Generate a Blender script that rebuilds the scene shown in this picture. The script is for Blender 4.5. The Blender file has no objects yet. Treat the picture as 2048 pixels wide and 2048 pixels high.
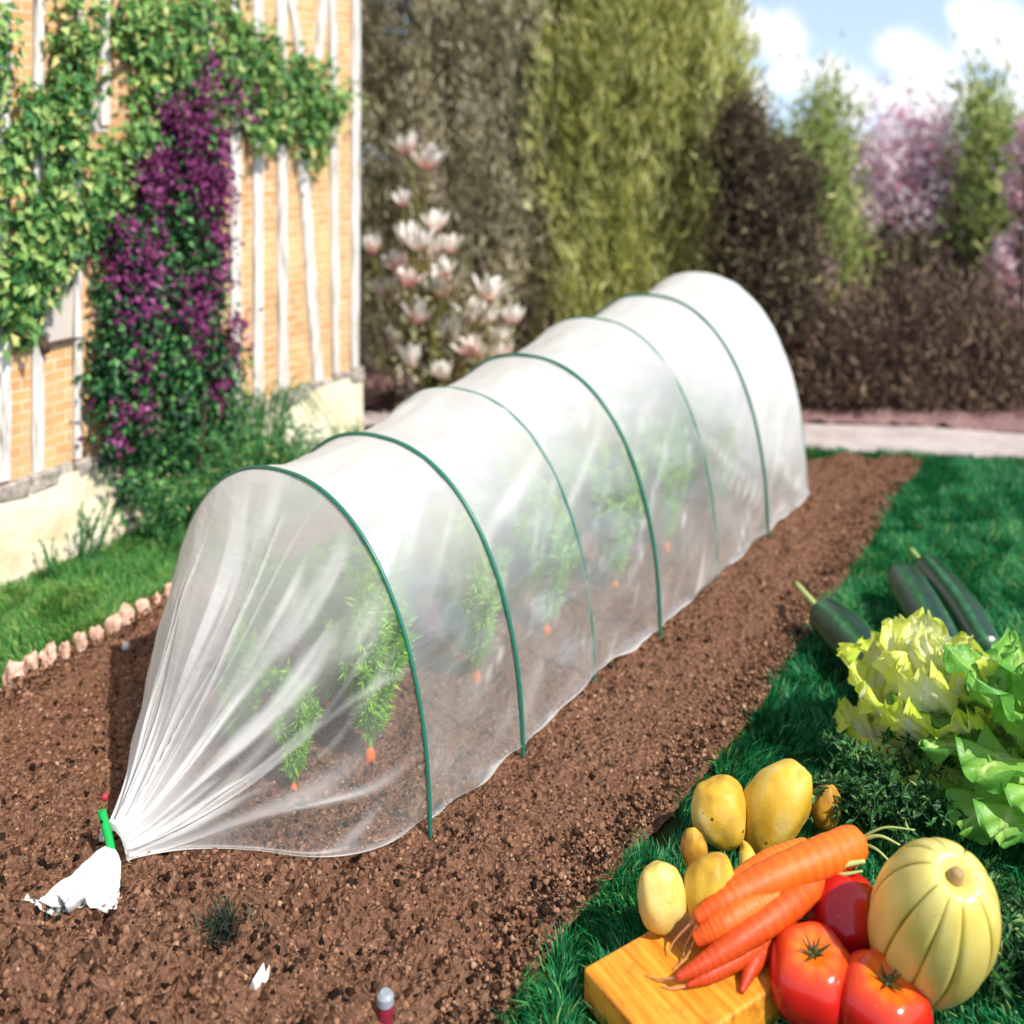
import bpy, math, random
import numpy as np
from mathutils import Vector, Matrix, Euler

random.seed(7)
rng = np.random.default_rng(7)
scene = bpy.context.scene
COL = scene.collection

# ------------------------------------------------------------------ camera model (level lens with shift, like a view camera)
F = 2048.0
CX, HY = 1024.0, 230.0
H = 0.85

def P(px, py, z=0.0):
    """world point at height z seen at photo pixel (px, py)"""
    d = F * (H - z) / (py - HY)
    return np.array([(px - CX) / F * d, d, z])

def Q(px, py, d):
    """world point at depth d"""
    return np.array([(px - CX) / F * d, d, H - (py - HY) / F * d])

# ------------------------------------------------------------------ numpy value noise
def _hash(i, j, k, s):
    n = (i * 374761393 + j * 668265263 + k * 2147483647 + s * 1274126177) & 0xFFFFFFFF
    n = ((n ^ (n >> 13)) * 1274126177) & 0xFFFFFFFF
    n = (n ^ (n >> 16)) & 0xFFFFFFFF
    return n.astype(np.float64) / 4294967295.0

def vnoise(p, scale=1.0, seed=0):
    p = np.asarray(p, float) * scale
    if p.shape[1] == 2:
        p = np.hstack([p, np.zeros((len(p), 1))])
    i = np.floor(p).astype(np.int64)
    f = p - i
    f = f * f * (3 - 2 * f)
    r = 0
    for dx in (0, 1):
        wx = f[:, 0] if dx else 1 - f[:, 0]
        for dy in (0, 1):
            wy = f[:, 1] if dy else 1 - f[:, 1]
            for dz in (0, 1):
                wz = f[:, 2] if dz else 1 - f[:, 2]
                r = r + wx * wy * wz * _hash(i[:, 0] + dx, i[:, 1] + dy, i[:, 2] + dz, seed)
    return r * 2 - 1

def fbm(p, scale, octaves=3, seed=0):
    a, t = 1.0, 0
    for o in range(octaves):
        t = t + a * vnoise(p, scale * 2 ** o, seed + o)
        a *= 0.5
    return t

# ------------------------------------------------------------------ mesh helpers
class MB:
    def __init__(s):
        s.v, s.f, s.t, s.n = [], [], [], 0
    def add(s, verts, faces, tone=None):
        verts = np.asarray(verts, float)
        s.v.append(verts)
        n = s.n
        s.f.extend([tuple(int(i) + n for i in f) for f in faces])
        if tone is None:
            tone = 0.5
        s.t.append(np.full(len(verts), tone) if np.isscalar(tone) else np.asarray(tone, float))
        s.n += len(verts)
        return s
    def build(s, name, mat, parent=None, smooth=True, loc=None):
        return mesh_obj(name, np.vstack(s.v), s.f, mat, parent, np.concatenate(s.t), smooth, loc)

def mesh_obj(name, V, faces, mat, parent=None, tone=None, smooth=True, loc=None):
    """links ONE mesh object; V is in world space; loc becomes its origin; a parent's location is respected"""
    V = np.asarray(V, float)
    off = np.zeros(3)
    if parent is not None:
        off = np.array(WORLD[parent.name])
    if loc is not None:
        off = np.asarray(loc, float)
    me = bpy.data.meshes.new(name)
    if isinstance(faces, np.ndarray):
        nf, k = faces.shape
        me.vertices.add(len(V)); me.vertices.foreach_set('co', (V - off).astype(np.float32).ravel())
        me.loops.add(nf * k); me.loops.foreach_set('vertex_index', faces.astype(np.int32).ravel())
        me.polygons.add(nf)
        me.polygons.foreach_set('loop_start', np.arange(0, nf * k, k, dtype=np.int32))
        me.update(calc_edges=True)
        me.validate()
    else:
        me.from_pydata([tuple(x) for x in (V - off)], [], faces)
        me.update()
    if tone is not None and len(tone) == len(me.vertices):
        at = me.attributes.new('tone', 'FLOAT', 'POINT')
        at.data.foreach_set('value', np.asarray(tone, np.float32))
    me.polygons.foreach_set('use_smooth', np.full(len(me.polygons), smooth))
    if mat is not None:
        me.materials.append(mat)
    o = bpy.data.objects.new(name, me)
    COL.objects.link(o)
    if parent is not None:
        o.parent = parent
        o.location = tuple(off - np.array(WORLD[parent.name]))
    else:
        o.location = tuple(off)
    WORLD[o.name] = tuple(off)
    return o

WORLD = {}

def thing(name, label, cat, loc=(0, 0, 0), group=None):
    o = bpy.data.objects.new(name, None)
    COL.objects.link(o)
    o.empty_display_size = 0.05
    o.location = tuple(loc)
    WORLD[o.name] = tuple(float(x) for x in loc)
    tag(o, label, cat, group)
    return o

def tag(o, label, cat, group=None):
    o['label'] = label
    o['category'] = cat
    if group:
        o['group'] = group
    return o

def struct(o, kind='structure', label=None, cat=None):
    o['kind'] = kind
    if label:
        o['label'] = label
    if cat:
        o['category'] = cat
    return o

def norm(a):
    a = np.asarray(a, float)
    return a / (np.linalg.norm(a, axis=-1, keepdims=True) + 1e-12)

def tube(mb, pts, rad, seg=10, tone=0.5, cap=True, squash=1.0):
    pts = np.asarray(pts, float)
    n = len(pts)
    rad = np.broadcast_to(np.asarray(rad, float), (n,))
    tan = norm(np.gradient(pts, axis=0))
    up = np.array([0, 0, 1.0])
    if abs(tan[0] @ up) > 0.9:
        up = np.array([1.0, 0, 0])
    a = norm(np.cross(tan[0], up))
    V, T = [], []
    ang = np.linspace(0, 2 * math.pi, seg, endpoint=False)
    for i in range(n):
        a = norm(a - tan[i] * (a @ tan[i]))
        b = np.cross(tan[i], a)
        V.append(pts[i] + rad[i] * (np.cos(ang)[:, None] * a + squash * np.sin(ang)[:, None] * b))
    V = np.vstack(V)
    fs = []
    for i in range(n - 1):
        for j in range(seg):
            k = (j + 1) % seg
            fs.append((i * seg + j, i * seg + k, (i + 1) * seg + k, (i + 1) * seg + j))
    if cap:
        fs.append(tuple(range(seg - 1, -1, -1)))
        fs.append(tuple((n - 1) * seg + j for j in range(seg)))
    tn = tone
    if not np.isscalar(tone):
        tn = np.repeat(np.asarray(tone, float), seg)
    mb.add(V, fs, tn)

def curve_pts(ctrl, n=24):
    """Catmull-Rom through control points"""
    c = np.asarray(ctrl, float)
    c = np.vstack([2 * c[0] - c[1], c, 2 * c[-1] - c[-2]])
    m = len(c) - 3
    out = []
    for t in np.linspace(0, m, n):
        i = min(int(t), m - 1)
        f = t - i
        p0, p1, p2, p3 = c[i:i + 4]
        out.append(0.5 * (2 * p1 + (p2 - p0) * f + (2 * p0 - 5 * p1 + 4 * p2 - p3) * f * f + (3 * p1 - p0 - 3 * p2 + p3) * f ** 3))
    return np.array(out)

def grid_faces(nu, nv, wrap=False):
    """faces for (nu x nv) vertex grid, row-major u"""
    i = np.arange(nu - 1)[:, None]
    m = nv if wrap else nv - 1
    j = np.arange(m)[None, :]
    k = (j + 1) % nv
    return np.stack([i * nv + j, i * nv + k, (i + 1) * nv + k, (i + 1) * nv + j], -1).reshape(-1, 4)

def box_mb(mb, lo, hi, ax=None, tone=0.5):
    """box in a frame ax = (origin, ex, ey, ez)"""
    lo, hi = np.asarray(lo, float), np.asarray(hi, float)
    c = np.array([[x, y, z] for x in (lo[0], hi[0]) for y in (lo[1], hi[1]) for z in (lo[2], hi[2])])
    if ax is not None:
        o, ex, ey, ez = ax
        c = o + c[:, :1] * ex + c[:, 1:2] * ey + c[:, 2:] * ez
    mb.add(c, [(0, 1, 3, 2), (4, 6, 7, 5), (0, 4, 5, 1), (2, 3, 7, 6), (0, 2, 6, 4), (1, 5, 7, 3)], tone)

def bevel(o, w=0.004, seg=2):
    m = o.modifiers.new('bevel', 'BEVEL')
    m.width = w; m.segments = seg; m.limit_method = 'ANGLE'
    return o

def leaves(C, D, N, L, W, fold=0.25, droop=0.15):
    """many folded diamond leaves; returns V (n*6,3), F quads (n*4... ) as array of quads"""
    n = len(C)
    D = norm(D); Wd = norm(np.cross(D, N)); N = norm(np.cross(Wd, D))
    L = np.broadcast_to(L, (n,))[:, None]; W = np.broadcast_to(W, (n,))[:, None]
    b = C
    m = C + D * L * 0.5 - N * L * 0.0
    t = C + D * L - N * L * droop
    l = C + D * L * 0.42 + Wd * W * 0.5 + N * W * fold
    r = C + D * L * 0.42 - Wd * W * 0.5 + N * W * fold
    V = np.stack([b, l, t, r], 1).reshape(-1, 3)
    base = (np.arange(n) * 4)[:, None]
    Fq = np.vstack([base + np.array([0, 1, 2]), base + np.array([0, 2, 3])])
    return V, Fq

def blades(B, D, L, W, bend):
    """grass blades: 5 verts, 3 tris"""
    n = len(B)
    L = np.broadcast_to(L, (n,))[:, None]; W = np.broadcast_to(W, (n,))[:, None]
    up = np.array([0, 0, 1.0])
    side = norm(np.cross(D, up) + 1e-6)
    th = rng.uniform(0, 2 * math.pi, n)[:, None]
    side = np.hstack([np.cos(th), np.sin(th), np.zeros((n, 1))])
    m = B + up * L * 0.55 + D * L * 0.25 * bend
    t = B + up * L * (1.0 - 0.25 * bend) + D * L * 0.85 * bend
    V = np.stack([B - side * W, B + side * W, m + side * W * 0.8, m - side * W * 0.8, t], 1).reshape(-1, 3)
    base = (np.arange(n) * 5)[:, None]
    Fq = np.vstack([base + np.array(a) for a in ([0, 1, 2], [0, 2, 3], [3, 2, 4])])
    return V, Fq

# ------------------------------------------------------------------ materials
MATS = {}
def S(h):
    """sRGB hex -> linear"""
    h = h.lstrip('#')
    c = [int(h[i:i + 2], 16) / 255 for i in (0, 2, 4)]
    return tuple(x / 12.92 if x <= 0.04045 else ((x + 0.055) / 1.055) ** 2.4 for x in c) + (1,)

def newmat(name):
    m = bpy.data.materials.new(name)
    m.use_nodes = True
    nt = m.node_tree
    nt.nodes.clear()
    out = nt.nodes.new('ShaderNodeOutputMaterial')
    return m, nt, out

def ramp(nt, fac, stops):
    r = nt.nodes.new('ShaderNodeValToRGB')
    el = r.color_ramp.elements
    while len(el) < len(stops):
        el.new(0.5)
    for e, (p, c) in zip(el, stops):
        e.position = p
        e.color = c if len(c) == 4 else tuple(c) + (1,)
    nt.links.new(fac, r.inputs[0])
    return r.outputs[0]

def noise(nt, scale, detail=4, rough=0.6, vec=None, dim='3D'):
    n = nt.nodes.new('ShaderNodeTexNoise')
    n.inputs['Scale'].default_value = scale
    n.inputs['Detail'].default_value = detail
    n.inputs['Roughness'].default_value = rough
    if vec is None:
        tc = nt.nodes.new('ShaderNodeTexCoord')
        vec = tc.outputs['Object']
    nt.links.new(vec, n.inputs['Vector'])
    return n.outputs['Fac']

def math_n(nt, op, a, b=None, c=None, clamp=False):
    m = nt.nodes.new('ShaderNodeMath')
    m.operation = op
    m.use_clamp = clamp
    for i, x in enumerate((a, b, c)):
        if x is None:
            continue
        if isinstance(x, (int, float)):
            m.inputs[i].default_value = x
        else:
            nt.links.new(x, m.inputs[i])
    return m.outputs[0]

def mixc(nt, fac, a, b, mode='MIX'):
    m = nt.nodes.new('ShaderNodeMix')
    m.data_type = 'RGBA'
    m.blend_type = mode
    for s, x in ((m.inputs[0], fac), (m.inputs[6], a), (m.inputs[7], b)):
        if isinstance(x, (int, float)):
            s.default_value = x
        elif isinstance(x, tuple):
            s.default_value = x
        else:
            nt.links.new(x, s)
    return m.outputs[2]

def tone_attr(nt):
    a = nt.nodes.new('ShaderNodeAttribute')
    a.attribute_name = 'tone'
    return a.outputs['Fac']

def bump(nt, hgt, strength=0.5, dist=0.01):
    b = nt.nodes.new('ShaderNodeBump')
    b.inputs['Strength'].default_value = strength
    b.inputs['Distance'].default_value = dist
    nt.links.new(hgt, b.inputs['Height'])
    return b.outputs[0]

def principled(nt, out, col, rough=0.6, spec=0.4, nrm=None, link=True):
    p = nt.nodes.new('ShaderNodeBsdfPrincipled')
    if isinstance(col, tuple):
        p.inputs['Base Color'].default_value = col
    else:
        nt.links.new(col, p.inputs['Base Color'])
    if isinstance(rough, (int, float)):
        p.inputs['Roughness'].default_value = rough
    else:
        nt.links.new(rough, p.inputs['Roughness'])
    p.inputs['Specular IOR Level'].default_value = spec
    if nrm is not None:
        nt.links.new(nrm, p.inputs['Normal'])
    if link:
        nt.links.new(p.outputs[0], out.inputs[0])
    return p

def leafmat(name, stops, transl=0.35, rough=0.5, spec=0.3, nscale=None):
    """foliage: colour varies leaf by leaf (tone), part of the light passes through"""
    m, nt, out = newmat(name)
    c = ramp(nt, tone_attr(nt), stops)
    if nscale:
        c = mixc(nt, noise(nt, nscale, 2), c, mixc(nt, 1.0, c, (0.6, 0.62, 0.45, 1), 'MULTIPLY'))
    p = principled(nt, out, c, rough, spec, link=False)
    tr = nt.nodes.new('ShaderNodeBsdfTranslucent')
    nt.links.new(c, tr.inputs[0])
    mx = nt.nodes.new('ShaderNodeMixShader')
    mx.inputs[0].default_value = transl
    nt.links.new(p.outputs[0], mx.inputs[1]); nt.links.new(tr.outputs[0], mx.inputs[2])
    nt.links.new(mx.outputs[0], out.inputs[0])
    return m

def simple(name, col, rough=0.6, spec=0.4, nscale=None, ncol=None, bscale=None, bstr=0.3, bdist=0.003):
    m, nt, out = newmat(name)
    c = col
    if nscale:
        c = mixc(nt, noise(nt, nscale, 5), col, ncol)
    nr = None
    if bscale:
        nr = bump(nt, noise(nt, bscale, 5), bstr, bdist)
    principled(nt, out, c, rough, spec, nr)
    return m

# --- soil
def mat_soil():
    m, nt, out = newmat('soil')
    tc = nt.nodes.new('ShaderNodeTexCoord'); v = tc.outputs['Object']
    n1 = noise(nt, 9, 6, 0.65, v)
    n2 = noise(nt, 170, 4, 0.7, v)
    c1 = ramp(nt, n2, [(0.3, S('#2e221c')), (0.5, S('#84604a')), (0.72, S('#b08c72'))])
    c = mixc(nt, math_n(nt, 'MULTIPLY', n1, 0.8), c1, S('#7c5540'))
    vo = nt.nodes.new('ShaderNodeTexVoronoi'); vo.inputs['Scale'].default_value = 130
    nt.links.new(v, vo.inputs['Vector'])
    hgt = math_n(nt, 'ADD', vo.outputs['Distance'], n2)
    principled(nt, out, c, 0.95, 0.1, bump(nt, hgt, 0.9, 0.012))
    return m

def mat_crumb():
    m, nt, out = newmat('soil_crumb')
    c = ramp(nt, tone_attr(nt), [(0.0, S('#1e1612')), (0.25, S('#4a3529')), (0.5, S('#8c674e')), (0.9, S('#a88268')), (1.0, S('#b8967a'))])
    c = mixc(nt, noise(nt, 200, 3), c, mixc(nt, 1.0, c, (0.62, 0.55, 0.5, 1), 'MULTIPLY'))
    principled(nt, out, c, 0.95, 0.1)
    return m

# --- brick wall (local x along wall, z up)
def mat_brick():
    m, nt, out = newmat('old_brick')
    tc = nt.nodes.new('ShaderNodeTexCoord')
    mp = nt.nodes.new('ShaderNodeMapping'); mp.inputs['Rotation'].default_value = (math.radians(-90), 0, 0)
    nt.links.new(tc.outputs['Object'], mp.inputs[0])
    # wobble so the courses are not ruler straight
    nz = nt.nodes.new('ShaderNodeTexNoise'); nz.inputs['Scale'].default_value = 14
    nt.links.new(mp.outputs[0], nz.inputs['Vector'])
    wob = nt.nodes.new('ShaderNodeVectorMath'); wob.operation = 'MULTIPLY_ADD'
    nt.links.new(nz.outputs['Color'], wob.inputs[0]); wob.inputs[1].default_value = (0.008, 0.008, 0)
    nt.links.new(mp.outputs[0], wob.inputs[2])
    b = nt.nodes.new('ShaderNodeTexBrick')
    b.inputs['Scale'].default_value = 1
    b.inputs['Brick Width'].default_value = 0.046; b.inputs['Row Height'].default_value = 0.0205
    b.inputs['Mortar Size'].default_value = 0.0018; b.inputs['Mortar Smooth'].default_value = 0.3
    b.inputs['Color1'].default_value = S('#cf9a62'); b.inputs['Color2'].default_value = S('#e0bd88')
    b.inputs['Mortar'].default_value = S('#efe4cc')
    b.inputs['Bias'].default_value = -0.1
    nt.links.new(wob.outputs[0], b.inputs['Vector'])
    dirt = ramp(nt, noise(nt, 3.2, 6, 0.7), [(0.45, (0, 0, 0, 1)), (0.75, (0.55, 0.55, 0.55, 1))])
    n = noise(nt, 26, 5)
    c = mixc(nt, ramp(nt, n, [(0.35, (0, 0, 0, 1)), (0.75, (0.6, 0.6, 0.6, 1))]), b.outputs['Color'], S('#c47e50'))
    n2 = noise(nt, 5, 3)
    c = mixc(nt, ramp(nt, n2, [(0.4, (0, 0, 0, 1)), (0.7, (0.55, 0.55, 0.55, 1))]), c, S('#e9c48f'))
    c = mixc(nt, dirt, c, S('#a58a6c'))
    hgt = math_n(nt, 'ADD', math_n(nt, 'MULTIPLY', b.outputs['Fac'], -0.6), math_n(nt, 'MULTIPLY', noise(nt, 180, 4), 0.4))
    principled(nt, out, c, 0.9, 0.15, bump(nt, hgt, 0.7, 0.004))
    return m

def mat_plaster():
    m, nt, out = newmat('cream_plaster')
    n = noise(nt, 7, 6, 0.65)
    c = ramp(nt, n, [(0.3, S('#c9b68c')), (0.48, S('#e6dcc0')), (0.7, S('#efe8d6'))])
    n2 = noise(nt, 60, 4)
    c = mixc(nt, ramp(nt, n2, [(0.55, (0, 0, 0, 1)), (0.8, (0.5, 0.5, 0.5, 1))]), c, S('#a8967a'))
    principled(nt, out, c, 0.92, 0.1, bump(nt, noise(nt, 90, 5), 0.5, 0.004))
    return m

def mat_paintwood():
    m, nt, out = newmat('white_painted_timber')
    tc = nt.nodes.new('ShaderNodeTexCoord')
    mp = nt.nodes.new('ShaderNodeMapping'); mp.inputs['Scale'].default_value = (90, 90, 9)
    nt.links.new(tc.outputs['Object'], mp.inputs[0])
    n = noise(nt, 1, 5, 0.6, mp.outputs[0])
    c = ramp(nt, n, [(0.30, S('#6f6862')), (0.40, S('#b9b1a8')), (0.52, S('#dcd7d0')), (0.7, S('#e6e3de'))])
    principled(nt, out, c, 0.8, 0.2, bump(nt, n, 0.5, 0.003))
    return m

def mat_stone(name, cols, sc=40):
    m, nt, out = newmat(name)
    n = noise(nt, sc, 6, 0.65)
    c = ramp(nt, n, [(0.3, S(cols[0])), (0.5, S(cols[1])), (0.7, S(cols[2]))])
    principled(nt, out, c, 0.9, 0.15, bump(nt, noise(nt, sc * 4, 5), 0.6, 0.003))
    return m

def mat_film():
    m, nt, out = newmat('clear_plastic_film')
    lw = nt.nodes.new('ShaderNodeLayerWeight'); lw.inputs['Blend'].default_value = 0.5
    fac = math_n(nt, 'POWER', lw.outputs['Facing'], 2.2)
    op = math_n(nt, 'ADD', tone_attr(nt), math_n(nt, 'MULTIPLY', fac, 0.6))
    n = noise(nt, 11, 4, 0.6)
    op = math_n(nt, 'ADD', op, math_n(nt, 'MULTIPLY', math_n(nt, 'SUBTRACT', n, 0.5), 0.16))
    op = math_n(nt, 'MAXIMUM', math_n(nt, 'MINIMUM', op, 0.97), 0.05)
    # creases
    tc = nt.nodes.new('ShaderNodeTexCoord')
    mp = nt.nodes.new('ShaderNodeMapping'); mp.inputs['Scale'].default_value = (6, 6, 22)
    mp.inputs['Rotation'].default_value = (0, 0.25, 0)
    nt.links.new(tc.outputs['Object'], mp.inputs[0])
    nb = bump(nt, noise(nt, 1.6, 5, 0.55, mp.outputs[0]), 0.35, 0.008)
    tr = nt.nodes.new('ShaderNodeBsdfTransparent')
    tr.inputs[0].default_value = (0.97, 0.97, 0.97, 1)
    df = nt.nodes.new('ShaderNodeBsdfDiffuse'); df.inputs[0].default_value = (0.88, 0.865, 0.83, 1)
    tl = nt.nodes.new('ShaderNodeBsdfTranslucent'); tl.inputs[0].default_value = (0.88, 0.865, 0.83, 1)
    nt.links.new(nb, df.inputs['Normal'])
    ds = nt.nodes.new('ShaderNodeMixShader'); ds.inputs[0].default_value = 0.42
    nt.links.new(df.outputs[0], ds.inputs[1]); nt.links.new(tl.outputs[0], ds.inputs[2])
    mx = nt.nodes.new('ShaderNodeMixShader')
    nt.links.new(op, mx.inputs[0]); nt.links.new(tr.outputs[0], mx.inputs[1]); nt.links.new(ds.outputs[0], mx.inputs[2])
    gl = nt.nodes.new('ShaderNodeBsdfGlossy'); gl.inputs['Roughness'].default_value = 0.3
    nt.links.new(nb, gl.inputs['Normal'])
    fr = nt.nodes.new('ShaderNodeFresnel'); fr.inputs[0].default_value = 1.45
    m2 = nt.nodes.new('ShaderNodeMixShader')
    nt.links.new(math_n(nt, 'MULTIPLY', fr.outputs[0], 0.16), m2.inputs[0])
    nt.links.new(mx.outputs[0], m2.inputs[1]); nt.links.new(gl.outputs[0], m2.inputs[2])
    nt.links.new(m2.outputs[0], out.inputs[0])
    return m

def mat_veg(name, stops, rough=0.35, spec=0.5, nscale=30, namt=0.25, ndark=(0.7, 0.6, 0.5, 1), bscale=None, bstr=0.2, sss=0.0, spots=None):
    m, nt, out = newmat(name)
    c = ramp(nt, tone_attr(nt), stops)
    nn = noise(nt, nscale, 4)
    c = mixc(nt, math_n(nt, 'MULTIPLY', nn, namt * 2), c, mixc(nt, 1.0, c, ndark, 'MULTIPLY'))
    if spots:
        sc, th, colr = spots
        vo = nt.nodes.new('ShaderNodeTexVoronoi'); vo.inputs['Scale'].default_value = sc
        tc = nt.nodes.new('ShaderNodeTexCoord'); nt.links.new(tc.outputs['Object'], vo.inputs['Vector'])
        f = ramp(nt, vo.outputs['Distance'], [(th * 0.6, (1, 1, 1, 1)), (th, (0, 0, 0, 1))])
        c = mixc(nt, f, c, colr)
    nr = bump(nt, noise(nt, bscale, 4), bstr, 0.002) if bscale else None
    p = principled(nt, out, c, rough, spec, nr)
    if sss:
        p.inputs['Subsurface Weight'].default_value = sss
        p.inputs['Subsurface Radius'].default_value = (0.01, 0.004, 0.002)
        p.inputs['Subsurface Scale'].default_value = 0.3
    return m

M = {}
M['soil'] = mat_soil(); M['crumb'] = mat_crumb(); M['brick'] = mat_brick(); M['plaster'] = mat_plaster()
M['timber'] = mat_paintwood(); M['film'] = mat_film()
M['ledge'] = mat_stone('ledge_stone', ['#6f6862', '#a69c92', '#cfc6ba'], 60)
M['edging'] = mat_stone('edging_stone', ['#b58a74', '#d8b29c', '#ead2c0'], 60)
M['path'] = mat_stone('path_concrete', ['#a2958f', '#b3a6a0', '#c0b3ae'], 12)
M['mulch'] = mat_stone('bark_mulch', ['#4a3431', '#8a6a66', '#b79a94'], 120)
M['greypanel'] = simple('grey_render', S('#cfc4bc'), 0.85, 0.1, 20, S('#b5a8a0'))
M['roof'] = simple('roof_tile', S('#8a4f38'), 0.85, 0.1, 30, S('#6a3a2a'), 60)
M['ground'] = simple('turf_ground', S('#2f4a1e'), 0.95, 0.05, 20, S('#40401f'), 80, 0.8, 0.01)
M['grass'] = leafmat('lawn_grass', [(0.0, S('#0c4226')), (0.4, S('#1a7a46')), (0.75, S('#369652')), (1.0, S('#97b868'))], 0.3, 0.45, 0.35)
M['grass2'] = leafmat('rough_grass', [(0.0, S('#235a2a')), (0.4, S('#468a42')), (0.8, S('#78ac54')), (1.0, S('#bcc078'))], 0.35, 0.5, 0.3)
M['bark'] = mat_stone('bark', ['#2e241d', '#54463a', '#7a6a58'], 60)
M['hoop'] = simple('green_coated_steel', S('#1f6b58'), 0.35, 0.5)
M['tie'] = simple('green_plastic', S('#0aa24a'), 0.35, 0.5)
M['tail'] = simple('white_gathered_film', S('#eceae6'), 0.5, 0.4, 30, S('#d5d2cc'), 60, 0.4, 0.004)
M['wood'] = None

# ------------------------------------------------------------------ camera
cam_d = bpy.data.cameras.new('Camera')
cam = bpy.data.objects.new('Camera', cam_d)
COL.objects.link(cam)
cam.location = (0, 0, H)
cam.rotation_euler = (math.pi / 2, 0, 0)
cam_d.sensor_width = 36; cam_d.sensor_fit = 'HORIZONTAL'
cam_d.lens = 36 * F / 2048
cam_d.shift_y = -(1024 - HY) / 2048
cam_d.clip_start = 0.05; cam_d.clip_end = 3000
cam_d.dof.use_dof = True
cam_d.dof.focus_distance = 1.13
cam_d.dof.aperture_fstop = 3.0
scene.camera = cam

# ------------------------------------------------------------------ sky and sun
SUN = norm([0.56, -0.52, 0.84])
elev = math.asin(SUN[2])
w = bpy.data.worlds.new('World'); scene.world = w; w.use_nodes = True
nt = w.node_tree; nt.nodes.clear()
wo = nt.nodes.new('ShaderNodeOutputWorld'); bg = nt.nodes.new('ShaderNodeBackground')
tc = nt.nodes.new('ShaderNodeTexCoord')
nv = nt.nodes.new('ShaderNodeVectorMath'); nv.operation = 'NORMALIZE'
nt.links.new(tc.outputs['Generated'], nv.inputs[0])
sp = nt.nodes.new('ShaderNodeSeparateXYZ'); nt.links.new(nv.outputs[0], sp.inputs[0])
zz = math_n(nt, 'ADD', math_n(nt, 'MULTIPLY', math_n(nt, 'MAXIMUM', sp.outputs[2], 0.0), 0.85), 0.15)
cb = nt.nodes.new('ShaderNodeCombineXYZ')
nt.links.new(sp.outputs[0], cb.inputs[0]); nt.links.new(sp.outputs[1], cb.inputs[1]); nt.links.new(zz, cb.inputs[2])
sky = nt.nodes.new('ShaderNodeTexSky'); sky.sky_type = 'NISHITA'; sky.sun_disc = False
sky.sun_elevation = elev
sky.sun_rotation = math.atan2(SUN[0], SUN[1])
sky.air_density = 1.0; sky.dust_density = 0.6; sky.ozone_density = 1.0
nt.links.new(cb.outputs[0], sky.inputs[0])
# clouds: soft puffs at fixed directions, broken up by noise
nz = nt.nodes.new('ShaderNodeTexNoise'); nz.inputs['Scale'].default_value = 26; nz.inputs['Detail'].default_value = 5
nt.links.new(nv.outputs[0], nz.inputs['Vector'])
mask = None
CL = [(1500, 70, 55), (1570, 80, 60), (1590, 150, 55), (1660, 150, 55), (1715, 195, 70), (1770, 200, 55), (1795, 95, 62), (1825, 130, 70), (1850, 185, 95),
      (1920, 200, 60), (1985, 60, 80), (2045, 90, 85), (1935, 30, 40), (1500, 190, 60), (2040, 190, 70), (1450, 20, 50), (1840, 250, 90)]
for px, py, r in CL:
    d = norm(np.array([(px - CX) / F, 1.0, (HY - py) / F]))
    k = 1 / math.sqrt(1 + ((px - CX) / F) ** 2)
    vm = nt.nodes.new('ShaderNodeVectorMath'); vm.operation = 'DISTANCE'
    nt.links.new(nv.outputs[0], vm.inputs[0]); vm.inputs[1].default_value = tuple(d)
    v = math_n(nt, 'SUBTRACT', 1.0, math_n(nt, 'DIVIDE', vm.outputs['Value'], 1.15 * r * k / F))
    mask = v if mask is None else math_n(nt, 'MAXIMUM', mask, v)
gen = nt.nodes.new('ShaderNodeTexNoise'); gen.inputs['Scale'].default_value = 4; gen.inputs['Detail'].default_value = 5
nt.links.new(nv.outputs[0], gen.inputs['Vector'])
ahead = math_n(nt, 'SUBTRACT', math_n(nt, 'MULTIPLY', math_n(nt, 'GREATER_THAN', sp.outputs[1], 0.75), -1.2), -0.0)
g2 = math_n(nt, 'ADD', math_n(nt, 'MULTIPLY', math_n(nt, 'SUBTRACT', gen.outputs['Fac'], 0.55), 3.0), ahead)
mask = math_n(nt, 'MAXIMUM', mask, g2)
mask = math_n(nt, 'ADD', mask, math_n(nt, 'MULTIPLY', math_n(nt, 'SUBTRACT', nz.outputs['Fac'], 0.5), 1.3))
mr = nt.nodes.new('ShaderNodeMapRange'); mr.interpolation_type = 'SMOOTHSTEP'
mr.inputs['From Min'].default_value = 0.0; mr.inputs['From Max'].default_value = 0.75
nt.links.new(mask, mr.inputs[0])
SKYSTR = 0.135
pale = mixc(nt, 0.35, sky.outputs[0], (4.2, 4.6, 5.4, 1))
cloud = mixc(nt, mr.outputs[0], pale, (5.9, 5.95, 6.1, 1))
nt.links.new(cloud, bg.inputs[0])
bg.inputs[1].default_value = SKYSTR
nt.links.new(bg.outputs[0], wo.inputs[0])

sl = bpy.data.lights.new('sun', 'SUN'); sl.energy = 3.7; sl.angle = math.radians(0.53); sl.color = (1.0, 0.95, 0.87)
so = bpy.data.objects.new('sun', sl); COL.objects.link(so)
so.rotation_euler = Vector(tuple(-SUN)).to_track_quat('-Z', 'Y').to_euler()
so.location = tuple(SUN * 6)
vs = scene.view_settings
vs.view_transform = 'Standard'; vs.look = 'None'; vs.gamma = 1; vs.exposure = 0.7
scene.cycles.transparent_max_bounces = 24
scene.cycles.max_bounces = 8
scene.cycles.use_denoising = True

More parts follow.
